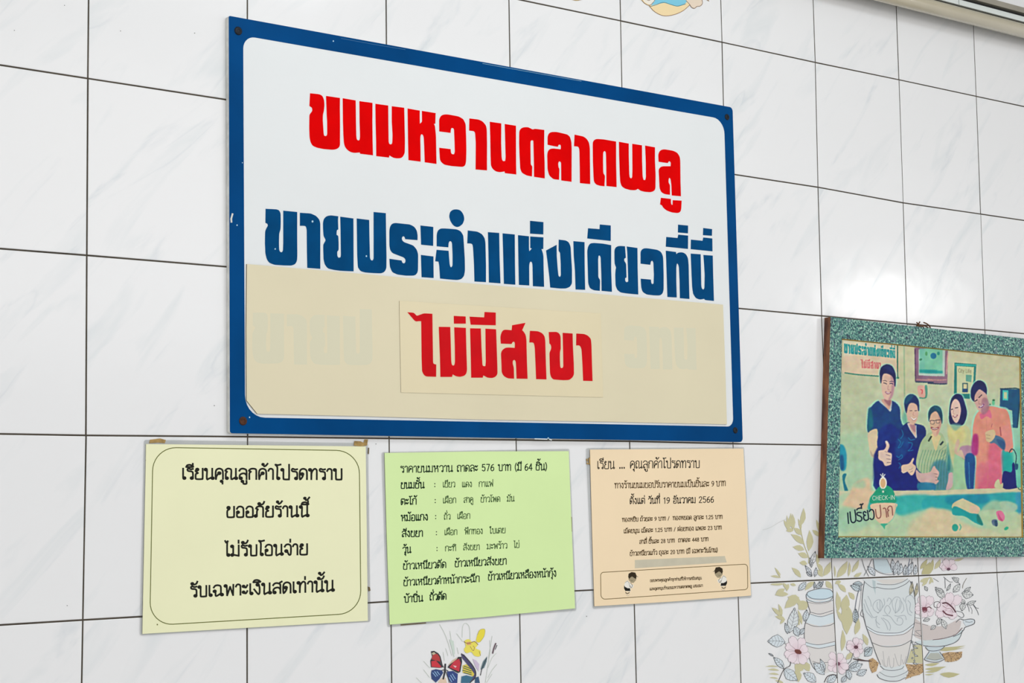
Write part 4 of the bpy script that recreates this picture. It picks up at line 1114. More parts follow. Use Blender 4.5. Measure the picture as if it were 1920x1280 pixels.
pt('945,390 1000,430 1160,430 1160,545 1020,545 955,490', K3, (214, 180, 172), 1)
pt('250,430 300,430 300,560 260,620 215,620 240,520', K4, (214, 180, 180), 1.2)
pt('975,545 1160,550 1160,640 980,640', K3, (20, 120, 160), 1.5, .8)
# woman in pale dress
pt('230,900 250,860 420,870 500,930 520,1150 440,1300 460,1880 310,1880 320,1500 260,1200', K2, (204, 206, 152), 1.5)
pt('320,200 440,260 460,610 310,620', K4, (156, 208, 164), 3, .8)
pt('240,920 420,900 440,1060 300,1100', K2, (224, 212, 140), 4, .7)
H = '265,860 250,780 268,600 300,530 350,500 410,525 450,640 468,740 430,860 370,880 300,870'
halo(H, K2); pt(H, K2, (8, 20, 86), .8)
pt('272,680 290,600 330,560 375,600 395,690 380,790 345,850 305,820 280,750', K2, (234, 200, 184), .8)
pl('278,690 298,682', K2, 8, (30, 20, 50)); pl('325,670 358,664', K2, 8, (30, 20, 50)); pl('310,690 300,735 322,740', K2, 5, (196, 140, 130)); pl('300,765 325,780 352,755', K2, 12, (150, 50, 80)); pl('306,766 326,774 346,760', K2, 5, (250, 240, 236), .4)
pt('280,860 370,860 400,880 330,940 280,900', K2, (120, 180, 160), 3, .7)
pt('400,1130 530,1130 560,1260 440,1290 380,1200', K2, (170, 120, 160), 2.5, .8)
pt('330,1100 360,1040 380,1090 350,1200 400,1170 440,1260 480,1310 400,1260 320,1210', K2, (216, 186, 160), 1.5)
pt('445,230 560,210 575,400 600,615 470,615', K4, (0, 78, 140), 1.8); pl('490,300 500,600', K4, 10, (90, 170, 200), 1, .6)
# man in coral shirt
S = '600,720 550,830 535,1000 560,1180 580,1300 570,1500 560,1750 600,1870 860,1870 900,1700 880,1400 880,1180 1010,1200 1010,1000 960,720 860,670 720,650'
halo(S, K2); pt(S, K2, (228, 150, 128), .9)
pt('540,1000 600,1000 600,1200 560,1240 520,1180', K2, (170, 30, 120), 3, .85)
pt('740,1090 880,1150 890,1500 880,1760 860,1870 620,1870 570,1700 700,1400', K2, (222, 100, 132), 6, .8)
pt('600,330 700,300 840,350 860,560 640,600 580,480', K4, (216, 104, 134), 6, .6)
pt('880,900 985,900 1010,1000 1000,1130 930,1200 900,1100', K2, (232, 150, 140), 2, .8)
pl('770,860 760,900', K2, 8, (190, 110, 110)); pl('865,900 875,1000', K2, 12, (170, 80, 90), 1); pl('700,800 720,1400 700,1850', K2, 5, (214, 130, 120), 1, .8)
pt('735,1010 830,1000 920,1060 915,1170 870,1150 800,1090 745,1090', K2, (80, 120, 150), 1.5)
pt('820,1040 920,1080 915,1175 850,1110', K2, (40, 80, 130), 2, .8)
pt('690,960 745,935 790,930 810,980 790,1040 740,1080 700,1060 690,1000', K2, (222, 196, 152), 1.2)
pl('695,990 745,1000', K2, 4, (170, 140, 110)); pl('700,1030 745,1040', K2, 4, (170, 140, 110))
pt('620,745 660,730 740,690 760,790 700,770 640,805', K2, (224, 110, 140), 1.2)
H = '552,592 514,540 518,440 560,365 620,338 680,370 706,440 704,505 690,492 650,462 614,446 578,485 558,535'
halo(H, K2)
pt('552,580 560,500 615,445 690,490 715,560 710,640 680,710 640,725 600,690 570,630', K2, (216, 172, 160), .9)
pt('650,560 712,560 735,660 690,740 640,725', K2, (170, 118, 136), 2.5, .8)
pt(H, K2, (8, 24, 88), .8)
pl('560,590 590,572', K2, 11, (40, 26, 60)); pl('610,545 645,512', K2, 11, (40, 26, 60)); pl('610,580 612,620 632,622', K2, 6, (170, 110, 120)); pl('612,660 645,655 668,625', K2, 16, (120, 60, 110)); pl('620,658 645,650 660,632', K2, 7, (246, 236, 236), .4)
# counter, glass and things in front
pt('0,100 70,90 110,200 100,380 40,380 20,200', K3, (0, 140, 176), 2.5, .85); pt('30,230 70,220 80,370 40,380', K3, (10, 70, 120), 3, .8)
pt('60,460 110,435 90,520 130,640 90,650', K3, (0, 120, 140), 1.2)
pt('20,640 440,640 1160,630 1160,700 700,700 20,700', K3, (214, 208, 172), 1.5, 1, False)
pt('-20,640 560,615 1120,600 1140,640 1140,670 560,680 -20,700', K4, (216, 208, 170), 1, 1, False)
pt('690,715 1160,700 1160,900 900,980 700,900', K3, (40, 176, 172), 4, .9)
pt('-20,715 560,685 1145,668 1145,900 900,860 300,900 -20,900', K4, (30, 168, 172), 3, .95)
pt('240,700 700,690 700,790 420,790 240,800', K4, (0, 130, 164), 4, .7); pt('1050,680 1145,680 1145,960 1080,900', K4, (60, 150, 190), 3, .7)
pt('905,410 1000,415 1010,320 1040,320 1060,560 1060,605 900,605', K4, (6, 20, 110), .9)
pl('975,180 1000,140 1030,150 1060,220 1050,320', K4, 11, (16, 60, 80), .6); pt('1045,320 1080,320 1075,380 1045,380', K4, (20, 90, 120), .9)
pt('800,600 810,530 850,500 870,560 900,540 890,610', K4, (206, 206, 160), 1.2)
pl('1080,600 1100,625 1145,622', K4, 8, (0, 110, 90), .7)
pt('20,700 400,680 430,760 380,900 700,950 1160,860 1160,1190 20,1190', K3, (186, 212, 172), 6, .95)
pt('60,800 140,680 200,560 320,490 390,500 400,600 420,700 370,820 300,870 120,830', K3, (226, 196, 160), 4, .95)
pt('200,560 320,510 330,600 200,600', K3, (160, 208, 170), 4, .6)
pt('380,780 440,680 690,700 700,780 420,860 370,860', K3, (20, 168, 160), 3, .9)
pt('-20,880 120,850 280,880 340,960 600,1080 900,1060 1145,900 1145,1190 -20,1190', K4, (206, 210, 170), 5, 1)
pt('0,900 120,870 260,900 300,1040 500,1060 620,1140 300,1170 100,1150', K4, (226, 204, 164), 6, .8)
pt('850,1190 900,1000 1050,900 1160,850 1160,1190', K3, (224, 202, 162), 8, .7)
pt('150,1060 500,1100 500,1180 150,1180', K3, (206, 212, 170), 6, .7); pt('20,860 380,900 300,1100 20,1120', K3, (160, 208, 176), 6, .6)
pt('290,850 300,790 400,735 440,740 620,840 590,920 500,900 340,830', K4, (214, 208, 164), 1.2)
pt('500,830 570,810 612,850 590,920 510,890', K4, (228, 196, 168), 2, .9)
pt('298,840 350,830 500,905 600,925 660,1050 560,1020 440,945 300,925', K4, (0, 160, 158), 1); pt('590,920 620,940 660,1050 590,1010', K4, (0, 120, 110), 1.5, .8)
pt('620,900 760,760 900,780 1060,900 1100,1060 900,1150 720,1080', K4, (190, 210, 168), 5, .8)
pt('860,780 950,760 1060,800 1070,860 1000,900 900,880', K4, (178, 206, 174), 3, .9)
pt('820,890 880,880 920,940 905,1000 850,990 830,950', K4, (226, 120, 156), 1.2); pt('840,900 860,990 900,1000 860,940', K4, (184, 60, 110), 1.5, .7)
pt('765,995 825,985 835,1060 780,1050', K4, (86, 110, 136), 1.5); pt('800,1000 830,1000 830,1062 805,1058', K4, (20, 60, 90), 1.2, .8)
pe(325, 1080, 38, 44, K4, (30, 160, 140)); pl('380,1040 395,1075 380,1110', K4, 12, (90, 180, 150), 1)
pe(940, 1090, 28, 18, K4, (40, 180, 140), 1.2, 1, -.5)
# the badge
pt('420,690 480,610 520,580 600,575 660,620 690,690 690,785 420,790 390,740', K3, (20, 158, 120), .8, 1)
pt('415,795 700,788 700,860 670,960 610,1020 520,1030 450,970 415,880', K3, (232, 202, 168), .7, 1)
pl('700,790 702,860 672,965 612,1026', K3, 6, (130, 196, 170), .7); pt('520,1035 605,1035 575,1060 568,1100 545,1070', K3, (60, 176, 140), 1.2)
pe(548, 545, 46, 74, K3, (240, 240, 226), .6); pe(548, 547, 32, 58, K3, (222, 180, 130), .8)
pl('518,440 545,475 572,440', K3, 9, (230, 236, 226), .4); pl('545,430 545,480', K3, 9, (230, 236, 226), .4); pl('520,635 548,610 580,635', K3, 4, (90, 200, 160), .4); pt('538,635 562,635 562,662 538,662', K3, (200, 226, 200), .4, 1, False)
canvas += (RND.rand(CH, CW, 1) - .5) * 6
mott = blur(RND.rand(CH, CW, 3).astype(np.float32), 5); canvas += (mott - .5) * 90; mott2 = blur(RND.rand(CH, CW, 1).astype(np.float32), 12); canvas += (mott2 - mott2.mean()) * 420
canvas = blur(canvas, 1)
soft_ = blur(canvas, 7)
canvas = np.clip(soft_ + (canvas - soft_) * 1.4, 0, 255)
grey_ = canvas.mean(axis=2, keepdims=True); canvas = np.clip(grey_ + (canvas - grey_) * 1.02, 0, 255)

GN, GM = 420, 470
us = np.linspace(0, 1, GN + 1); vs = np.linspace(0, 1, GM + 1)
U, Vv = np.meshgrid(us, vs)
q = np.array(IN2)
XZ = (q[0][None, None] * ((1 - U) * (1 - Vv))[..., None] + q[1][None, None] * (U * (1 - Vv))[..., None]
      + q[2][None, None] * (U * Vv)[..., None] + q[3][None, None] * ((1 - U) * Vv)[..., None])
dx = XZ[..., 0] - CAM.x; dz = XZ[..., 1] - CAM.z; dy = -PD - CAM.y
ww = dx * _f.x + dy * _f.y + dz * _f.z
PXs = 960 + FPX * (dx * _r.x + dy * _r.y + dz * _r.z) / ww
PYs = 640 - FPX * (dx * _u.x + dy * _u.y + dz * _u.z) / ww
cx_ = np.clip(((PXs - PX0) * SS).astype(int), 0, CW - 1); cy_ = np.clip(((PYs - PY0) * SS).astype(int), 0, CH - 1)
cols = canvas[cy_, cx_] / 255.0
cols = np.where(cols <= .04045, cols / 12.92, ((cols + .055) / 1.055) ** 2.4)
nv = (GN + 1) * (GM + 1)
co = np.empty((nv, 3), np.float32); co[:, 0] = XZ[..., 0].ravel(); co[:, 1] = -PD; co[:, 2] = XZ[..., 1].ravel()
idx = np.arange(nv).reshape(GM + 1, GN + 1)
quads = np.stack([idx[1:, :-1], idx[1:, 1:], idx[:-1, 1:], idx[:-1, :-1]], -1).reshape(-1, 4)
me = bpy.data.meshes.new('photo_print')
me.vertices.add(nv); me.vertices.foreach_set('co', co.ravel())
me.loops.add(quads.size); me.loops.foreach_set('vertex_index', quads.ravel().astype(np.int32))
me.polygons.add(len(quads)); me.polygons.foreach_set('loop_start', np.arange(0, quads.size, 4, dtype=np.int32))
me.update(calc_edges=True)
at = me.color_attributes.new('ink', 'FLOAT_COLOR', 'POINT')
at.data.foreach_set('color', np.concatenate([cols.reshape(-1, 3), np.ones((nv, 1))], 1).astype(np.float32).ravel())
me.materials.append(MT['photo'])
o = bpy.data.objects.new('photo_print', me); COL.objects.link(o); o.parent = frame
o.matrix_parent_inverse = Matrix.Translation(-Vector(frame.location))
o['label'] = 'faded group photo with a green and peach badge in its corner'

pr = Print(PD)
write(pr, 'CHECK-IN', 418, 752, 694, 742, 50, 5, rgb(226, 240, 220), 3, org=K3)
for q in ('125,905 130,980 135,1030', '152,892 160,975 172,1012 196,1020 218,1000 222,960 210,868', '288,902 262,898 238,905 240,928 272,942 294,966 286,996 262,1004 238,994',
          '232,868 248,852 275,846 292,848', 'L290,850 288,820', '272,806 284,800 292,808 300,802 308,792', '344,900 326,888 312,902 318,925 336,932 318,942 318,972 334,992 358,990 374,968 362,874',
          '384,888 398,868 420,866 436,890 440,948 428,976 408,982 392,970'):
    l = q[0] == 'L'; q = q.lstrip('L')
    pr.line(trace(q, *K3) if l else spline(trace(q, *K3), n=4), 2.7, rgb(8, 34, 54), 3)
for q in ('458,862 466,930 480,962 500,968 518,950 522,910 512,810', '552,852 566,846 580,858 586,890 592,955', '612,945 604,890 616,872 602,858 616,830 638,822 656,842 664,930'):
    pr.line(spline(trace(q, *K3), n=4), 2.2, rgb(150, 92, 84), 3)
pr.build('lettering', frame, MT['ink'])


def tube(name, pts, r, m, parent=None, n=8):
    v, f = [], []
    for i, p in enumerate(pts):
        p = Vector(p)
        a = Vector(pts[max(0, i - 1)]); b = Vector(pts[min(len(pts) - 1, i + 1)])
        t = (b - a).normalized()
        s = t.cross(Vector((0, 1, 0.01)))
        s = s.normalized() if s.length > 1e-4 else Vector((1, 0, 0))
        w = t.cross(s)
        for k in range(n):
            an = 2 * math.pi * k / n
            v.append(p + s * r * math.cos(an) + w * r * math.sin(an))
    for i in range(len(pts) - 1):
        for k in range(n):
            l = (k + 1) % n
            f.append((i * n + k, i * n + l, (i + 1) * n + l, (i + 1) * n + k))
    f.append(tuple(range(n))); f.append(tuple(reversed(range((len(pts) - 1) * n, len(pts) * n))))
    return link_mesh(name, v, f, m, parent, smooth=True)


def p3(s, K, ds):
    return [(on_plane(x, y, d)[0], -d, on_plane(x, y, d)[1]) for (x, y), d in zip(trace(s, *K), ds)]


KF = (1530, 580, 4.923)
for s, ds in (('1000,178 985,158 950,152 925,148', (.004, .009, .011, .008)), ('930,120 945,140 960,160', (.01, .008, .006)), ('925,160 945,135 960,112', (.006, .010, .012)),
              ('960,150 1000,150 1030,165 1055,185', (.008, .006, .007, .004)), ('995,120 1020,130 1045,150 1056,175', (.013, .012, .009, .006))):
    tube('hanging_cord', spline(p3(s, KF, ds), n=4), .0011, MT['cord'], frame, 7)


# ------------------------------------------------------------------ rail with a pipe, high on the wall
def rail_x(name, prof, x0, x1, m, parent):
    n = len(prof)
    v = [(x0, y, z) for y, z in prof] + [(x1, y, z) for y, z in prof]
    f = [(k, (k + 1) % n, n + (k + 1) % n, n + k) for k in range(n)] + [tuple(range(n)), tuple(reversed(range(n, 2 * n)))]
    o = link_mesh(name, v, f, m, parent)
    bm = bmesh.new(); bm.from_mesh(o.data); bmesh.ops.recalc_face_normals(bm, faces=bm.faces); bm.to_mesh(o.data); bm.free()
    return o


RY = 0.030
zp = [on_plane(1800, y, RY)[1] for y in (41, 13.5)]        # bottom and top of the pipe at that column
zc = (zp[0] + zp[1]) / 2; rp = (zp[1] - zp[0]) / 2 * .96
RX0, RX1 = -0.3, 2.95
rl = thing('wall_rail', 'cream pipe and aluminium rail running together high along the tiled wall', 'rail', (1.3, 0, zc))
ctr = RY
prof = [(-ctr + rp * math.cos(a), zc + rp * math.sin(a)) for a in [2 * math.pi * k / 28 for k in range(28)]]
o = rail_x('pipe', prof, RX0, RX1, MT['pipe'], rl); o.data.polygons.foreach_set('use_smooth', [len(p.vertices) == 4 for p in o.data.polygons])
zt = zc + rp
box = lambda y0, y1, z0, z1: [(-y0, z0), (-y1, z0), (-y1, z1), (-y0, z1)]
rail_x('slot', box(.001, .030, zt - .001, zt + .0215), RX0, RX1, MT['dark'], rl)
rail_x('cover_strip', box(.028, .034, zt + .0025, zt + .0115), RX0, 1.52, MT['strip'], rl)
rail_x('cover_strip', box(.028, .034, zt + .0025, zt + .0115), 1.522, RX1, MT['strip'], rl)
rail_x('aluminium_channel', box(.001, .038, zt + .0165, zt + .026), RX0, RX1, MT['alu'], rl)
for x in (0.05, 0.9, 2.3):
    solid('bracket', [(x - .012, zc - rp - .002), (x + .012, zc - rp - .002), (x + .012, zt + .002), (x - .012, zt + .002)], .0004, RY - rp * .6, MT['alu'], MT['alu'], rl)

# ------------------------------------------------------------------ pictures printed on the tiles
W = Print(0.0005)
OL, OLD = rgb(208, 203, 160), rgb(196, 190, 138)
LNE, GRY, BLW = rgb(78, 82, 86), rgb(230, 226, 223), rgb(224, 235, 240)
PNK, PKD = rgb(245, 230, 236), rgb(218, 156, 182)
MA, MB, MC, MD_, ME = (1430, 940, 7.528), (1430, 1080, 6.4), (1590, 1080, 6.4), (1700, 1040, 8), (1690, 1160, 10.67)


def leaf(K, bx, by, tx, ty, w, col, layer=1, outline=None, veins=0, bend=0.1):
    b = Vector((K[0] + bx / K[2], K[1] + by / K[2])); t = Vector((K[0] + tx / K[2], K[1] + ty / K[2]))
    a = t - b; n = Vector((-a.y, a.x)); w = w / K[2] / (n.length or 1)
    f = lambda s, h: tuple(b + a * s + n * (h * w + bend * math.sin(math.pi * s) * .5))
    up = [(0, 0), (.2, .33), (.45, .5), (.7, .36), (.88, .14), (1, 0)]
    pts = [f(s, h) for s, h in up] + [f(s, -h) for s, h in up[-2:0:-1]]
    if col: W.fill(pts, col, layer)
    if outline:
        W.line(pts, .75, outline, layer + 1, True)
        W.line([f(s, 0) for s in (0, .3, .6, .95)], .6, outline, layer + 1)
        for k in range(veins):
            s = .15 + .7 * k / max(1, veins - 1)
            for sg in (1, -1):
                W.line([f(s, 0), f(min(.97, s + .13), sg * .34 * math.sin(math.pi * min(.97, s + .13)) + sg * .08)], .45, outline, layer + 1)


def flower(K, cx, cy, r, angs, core, layer=5, wpet=.75, out=None):
    for k, (a, l) in enumerate(angs):
        a = math.radians(a)
        tx, ty = cx + math.cos(a) * r * l, cy + math.sin(a) * r * l
        leaf2(K, cx, cy, tx, ty, r * wpet, PNK, layer + (k % 2) * 2, out or rgb(120, 100, 110))
        for s in (-.3, -.15, 0, .15, .3):
            W.line([(K[0] + (cx + math.cos(a + s) * r * .12) / K[2], K[1] + (cy + math.sin(a + s) * r * .12) / K[2]),
                    (K[0] + (cx + math.cos(a + s * .9) * r * l * .55) / K[2], K[1] + (cy + math.sin(a + s * .9) * r * l * .55) / K[2])], .5, PKD, layer + 4, taper=True)
    W.ell(K[0] + cx / K[2], K[1] + cy / K[2], r * .2 / K[2], r * .16 / K[2], core, layer + 5)


def leaf2(K, bx, by, tx, ty, w, col, layer, outline):
    b = Vector((K[0] + bx / K[2], K[1] + by / K[2])); t = Vector((K[0] + tx / K[2], K[1] + ty / K[2]))
    a = t - b; n = Vector((-a.y, a.x)); w = w / K[2] / (n.length or 1)
    up = [(0, 0), (.25, .2), (.55, .48), (.8, .46), (.95, .26), (1, 0), (.92, -.08), (.96, -.28), (.8, -.46), (.55, -.48), (.25, -.2)]
    pts = [tuple(b + a * s + n * h * w) for s, h in up]
    W.fill(pts, col, layer); W.line(pts, .4, outline, layer + 1, True)


def fl(s, K, col, layer=1, sp=False):
    q = trace(s, *K); W.fill(spline(q, True, 3) if sp else q, col, layer)


def ln(s, K, w, col=None, layer=3, sp=True, closed=False):
    q = trace(s, *K); W.line(spline(q, closed, 4) if sp else q, w, col or LNE, layer, closed)


# olive foliage, upper left (beside the frame)
for b in ((350, 410, 400, 160, 60), (350, 410, 340, 190, 40), (430, 400, 420, 170, 50), (345, 380, 300, 260, 40), (440, 400, 330, 415, 60), (430, 390, 390, 240, 60),
          (540, 340, 580, 90, 75), (540, 400, 500, 240, 40), (545, 470, 440, 370, 75), (580, 600, 400, 460, 85), (590, 680, 425, 640, 80), (650, 700, 660, 400, 95),
          (800, 490, 700, 400, 60), (790, 420, 755, 250, 40), (640, 790, 500, 730, 80), (630, 880, 520, 860, 70), (780, 880, 760, 740, 60), (850, 1000, 760, 860, 60),
          (860, 1050, 960, 850, 90), (540, 1070, 410, 930, 70), (850, 1060, 760, 960, 70), (250, 1075, 110, 1050, 34), (245, 1065, 170, 930, 34), (240, 1060, 225, 990, 30),
          (1050, 1070, 1200, 840, 100), (1210, 1060, 1225, 850, 40), (1260, 1000, 1360, 820, 60), (1290, 1060, 1400, 1000, 50), (1020, 1070, 1010, 900, 24)):
    leaf(MA, *b, OL, 1, None)
ln('540,330 545,430 590,620 650,780 650,870', MA, 1.2, OLD, 2); ln('250,1075 215,1010 175,935', MA, .7, OLD, 2)
ln('0,400 100,370 220,300 340,240', MA, .5, rgb(200, 200, 196), 1)
for b in ((670, 900, 745, 700, 80), (690, 930, 665, 790, 50)): leaf(MA, *b, rgb(232, 234, 236), 2, LNE, 4)
for b in ((690, 1060, 600, 900, 60), (735, 1060, 755, 930, 50), (700, 1050, 620, 1000, 60)): leaf(MA, *b, rgb(224, 230, 236), 2, LNE, 4)
# right part of the band above the joint (under the frame)
for b in ((540, 560, 520, 420, 0),): pass
MX = (1400, 930, 3.658)
fl('870,430 960,430 1000,525 940,528 880,500', MX, rgb(206, 224, 230), 1)
ln('868,430 880,500 940,532 1010,528 960,430', MX, .8); ln('860,430 830,500 805,545', MX, .8); ln('790,430 812,500 838,548', MX, .8); ln('1120,430 1108,490 1112,545', MX, 1.2, rgb(120, 130, 150))
ln('1135,430 1128,490 1130,545', MX, .7)
for b in ((880, 545, 830, 480, 40), (1010, 540, 1040, 440, 45), (1040, 540, 1060, 460, 40), (1090, 545, 1140, 450, 45), (1080, 545, 1090, 470, 30), (1150, 545, 1160, 470, 28), (1000, 520, 1000, 430, 34)):
    leaf(MX, *b, rgb(222, 230, 236), 2, LNE, 4)
for b in ((1200, 540, 1260, 450, 40), (1240, 545, 1280, 430, 34), (1190, 500, 1240, 430, 30), (1290, 500, 1330, 430, 30), (1420, 440, 1490, 425, 18), (1200, 545, 1250, 520, 30)): leaf(MX, *b, OLD if b[0] < 1245 else OL, 1)
flower(MX, 1385, 500, 62, ((-150, 1.1), (-110, 1.2), (-65, 1.2), (-20, 1.0), (200, .8)), rgb(90, 30, 60), 2)
# band below the joint
for b in ((250, 95, 90, 100, 44), (300, 160, 240, 75, 40), (310, 90, 290, 180, 44), (310, 215, 150, 225, 60), (270, 150, 150, 230, 60), (400, 110, 330, 95, 34), (620, 60, 510, 170, 60),
          (760, 55, 840, 150, 70), (440, 250, 265, 385, 110), (450, 290, 300, 250, 90), (540, 310, 430, 400, 130), (500, 400, 380, 260, 60), (220, 480, 110, 375, 50), (270, 520, 150, 480, 50),
          (230, 480, 190, 330, 40), (270, 510, 210, 575, 34), (440, 590, 400, 480, 40), (470, 580, 420, 400, 40), (420, 600, 350, 560, 40),
          (1000, 190, 900, 90, 60), (940, 60, 870, 90, 50), (900, 420, 890, 180, 60), (960, 420, 1010, 220, 110), (1010, 700, 960, 330, 120), (1060, 600, 1010, 330, 70), (960, 560, 885, 400, 50),
          (1100, 280, 1030, 190, 60), (1110, 700, 1150, 500, 70), (950, 900, 960, 640, 60), (1260, 830, 1200, 690, 60), (1000, 1000, 1080, 900, 60), (890, 440, 930, 240, 40),
          (470, 1040, 560, 1100, 70), (400, 1140, 470, 1030, 120), (560, 1140, 480, 1020, 90), (200, 1130, 60, 1120, 26), (190, 1085, 30, 1085, 18), (200, 1180, 70, 1170, 24), (190, 1230, 80, 1215, 20), (430, 1270, 400, 1100, 90), (250, 1280, 150, 1250, 30)):
    leaf(MB, *b, OL, 1)
# left jar
fl('522,230 545,190 620,160 700,150 780,155 835,185 845,210 838,260 820,290 850,380 860,440 850,460 862,560 866,700 872,830 862,860 870,950 850,1010 800,1150 740,1165 650,1120 610,1060 570,990 540,920 510,840 498,700 505,600 560,470 570,430 540,300 525,280', MB, GRY, 2)
fl('522,225 560,185 700,150 800,160 845,200 845,250 700,285 560,265', MB, rgb(208, 229, 239), 3, True)
fl('572,450 700,480 850,450 862,550 690,600 520,555', MB, BLW, 3); fl('515,790 690,825 872,790 872,830 690,862 520,830', MB, BLW, 3)
fl('525,270 680,300 842,265 838,285 700,320 540,300', MB, rgb(226, 236, 240), 3)
ln('525,220 560,180 690,148 800,158 842,195 845,235 770,268 680,275 590,265 545,235 530,215', MB, 1.1, None, 4); ln('522,225 535,275 620,310 700,312 800,295 848,245', MB, 1.1, None, 4)
ln('540,310 640,330 760,320 845,285', MB, .7, None, 4); ln('530,285 550,360 570,430 540,500 510,570 500,700 510,830 550,960 600,1080 650,1140', MB, 1.0, None, 4)
ln('570,430 690,452 840,410', MB, .9, None, 4); ln('575,455 700,485 845,440', MB, .9, None, 4); ln('520,560 600,595 690,602 800,590 862,560', MB, 1.0, None, 4)
ln('512,790 600,815 700,818 870,780', MB, .9, None, 4); ln('520,830 620,860 700,862 870,825', MB, .9, None, 4); ln('600,1020 680,1040 800,1030', MB, .8, None, 4)
ln('850,300 855,500 868,700 872,900', MB, .7, None, 4)
# leaves and flowers round it
for b in ((320, 680, 385, 375, 130), (450, 1270, 340, 1100, 0)):
    if b[4]: leaf(MB, *b, rgb(226, 232, 234), 2, LNE, 6)
for b in ((500, 540, 530, 400, 70), (300, 690, 270, 560, 50), (430, 170, 520, 60, 70), (640, 140, 730, 60, 60), (700, 130, 680, 60, 50), (430, 720, 380, 600, 90), (440, 700, 500, 620, 60), (620, 150, 620, 60, 24),
          (270, 790, 60, 780, 150), (130, 960, 70, 925, 20), (255, 1110, 130, 970, 80), (260, 1110, 420, 1250, 130), (740, 1180, 610, 1040, 110), (740, 1150, 690, 990, 60), (640, 1270, 490, 1160, 110), (770, 1270, 890, 1180, 90),
          (1030, 1120, 1200, 1050, 100), (1130, 1180, 1250, 1120, 80), (1050, 1240, 1010, 1120, 70), (1220, 900, 1290, 850, 60), (1100, 550, 1110, 390, 70), (950, 1270, 1000, 1190, 60), (1030, 1100, 1150, 1010, 60)):
    leaf(MB, *b, rgb(222, 232, 238), 4, LNE, 5)
ln('180,1280 255,1120 330,1070 330,980', MB, 1.2, rgb(60, 50, 44), 5); ln('255,1115 230,1060', MB, .9, rgb(60, 50, 44), 5); ln('740,1270 780,1200 860,1180 900,1230', MB, 1.6, rgb(60, 50, 50), 6)
ln('1020,1050 1060,1010 1085,920', MB, .9, None, 5); ln('1170,110 1130,260 1110,390', MB, 1.2, rgb(90, 100, 116), 5); ln('1190,100 1170,300 1140,470', MB, .6, None, 5)
ln('300,870 290,820 255,800', MB, .8, None, 5)
ln('1090,990 1180,1010 1280,1015', MB, 2.0, rgb(70, 44, 44), 6)
flower(MB, 425, 905, 170, ((-150, 1.0), (-115, 1.2), (-70, 1.05), (-25, .75), (25, .9), (60, 1.0), (100, .9), (130, .95), (165, 1.0)), rgb(120, 40, 16), 5, .62)
W.ell(MB[0] + 425 / 6.4, MB[1] + 905 / 6.4, 7, 4, rgb(110, 36, 14), 12, .4)
flower(MB, 905, 1050, 140, ((-125, 1.2), (-75, .95), (-30, .8), (20, 1.0), (60, 1.0), (110, .8), (150, 1.0), (190, .9)), rgb(120, 70, 90), 5, .62)
flower(MB, 1120, 850, 130, ((-150, .95), (-90, .9), (-50, .9), (-10, .6), (40, .8), (85, 1.0), (140, .7), (180, .9)), rgb(90, 40, 56), 5, .6)
# tall urn in the middle
urn = '160,30 200,60 180,200 172,330 165,400 200,470 215,590 240,650 280,780 330,920 390,1060 395,1090 440,1115 380,1150 350,1180 370,1220 480,1255 600,1255 690,1215 715,1150 660,1110 690,1060 720,960 760,770 790,600 808,480 805,330 780,180 730,30'
fl(urn, MC, rgb(224, 231, 232), 2)
fl('240,650 380,700 520,712 660,690 790,600 760,770 650,815 500,835 380,830 285,790', MC, rgb(230, 225, 223), 3)
fl('285,800 400,840 520,845 660,825 758,780 720,960 690,1050 560,1090 440,1085 390,1060 330,920', MC, rgb(229, 226, 222), 3)
fl('330,40 420,90 520,95 640,70 700,30', MC, rgb(226, 222, 216), 3)
fl('225,600 350,665 520,680 660,660 795,570 792,600 660,690 520,705 350,695 240,645', MC, rgb(232, 240, 244), 4)
ln('225,600 350,668 520,682 660,662 795,565', MC, 1.0, None, 5); ln('232,635 360,700 520,712 680,690 792,600', MC, .8, None, 5); ln('285,795 400,838 520,845 650,825 762,765', MC, 1.2, rgb(110, 106, 104), 5)
ln('200,60 178,200 170,330 185,470 215,590 240,660 290,800 340,940 390,1060', MC, 1.1, None, 5); ln('750,60 790,180 808,330 800,520 780,640 755,790 720,950 690,1050', MC, 1.1, None, 5)
ln('350,90 440,100 560,98 660,65 715,30', MC, 1.0, rgb(110, 106, 104), 5); ln('340,130 440,150 560,148 680,100 740,50', MC, 1.0, None, 5); ln('200,70 280,130 340,140', MC, .8, None, 5)
ln('390,1075 440,1118 540,1130 640,1110 670,1080', MC, 1.0, None, 5); ln('350,1180 380,1222 480,1255 600,1255 690,1215', MC, 1.1, None, 5); ln('380,1150 460,1195 560,1205 680,1160 720,1130', MC, .8, None, 5)
ln('170,400 150,460 185,490', MC, .9, None, 5)
RL, RD = rgb(200, 196, 198), rgb(184, 192, 197)
for s in ('360,440 310,400 300,350 330,300 380,280 410,330 400,400 360,440', '380,420 350,370 352,310', '385,420 385,350 380,290', '410,380 440,330 430,270', '570,440 540,380 530,300 570,250 620,260 640,330 620,400 570,440',
          '575,430 570,350 590,270', '590,430 620,360 622,290', '480,470 440,420 450,370 480,350 510,400 490,450', '640,440 670,400 660,340 640,300', '420,470 500,480 550,540 590,580 640,580 660,540 640,500 600,500 590,540',
          '420,500 480,540 510,600 500,650', '400,500 450,560 480,640', '340,480 340,540 380,580', '330,520 350,600 380,620', '560,470 600,480 680,470 700,520', '690,320 700,250 760,230 800,280', '700,330 720,440 760,470', '720,290 750,330 740,400 770,440',
          '200,280 240,380 300,490 350,480', '190,330 220,420 290,500', '240,240 270,300 280,360', '470,300 490,260 520,290 500,340', '660,260 680,300'):
    ln(s, MC, 1.4, RL if hash(s[:3]) % 2 and False else RD, 5)
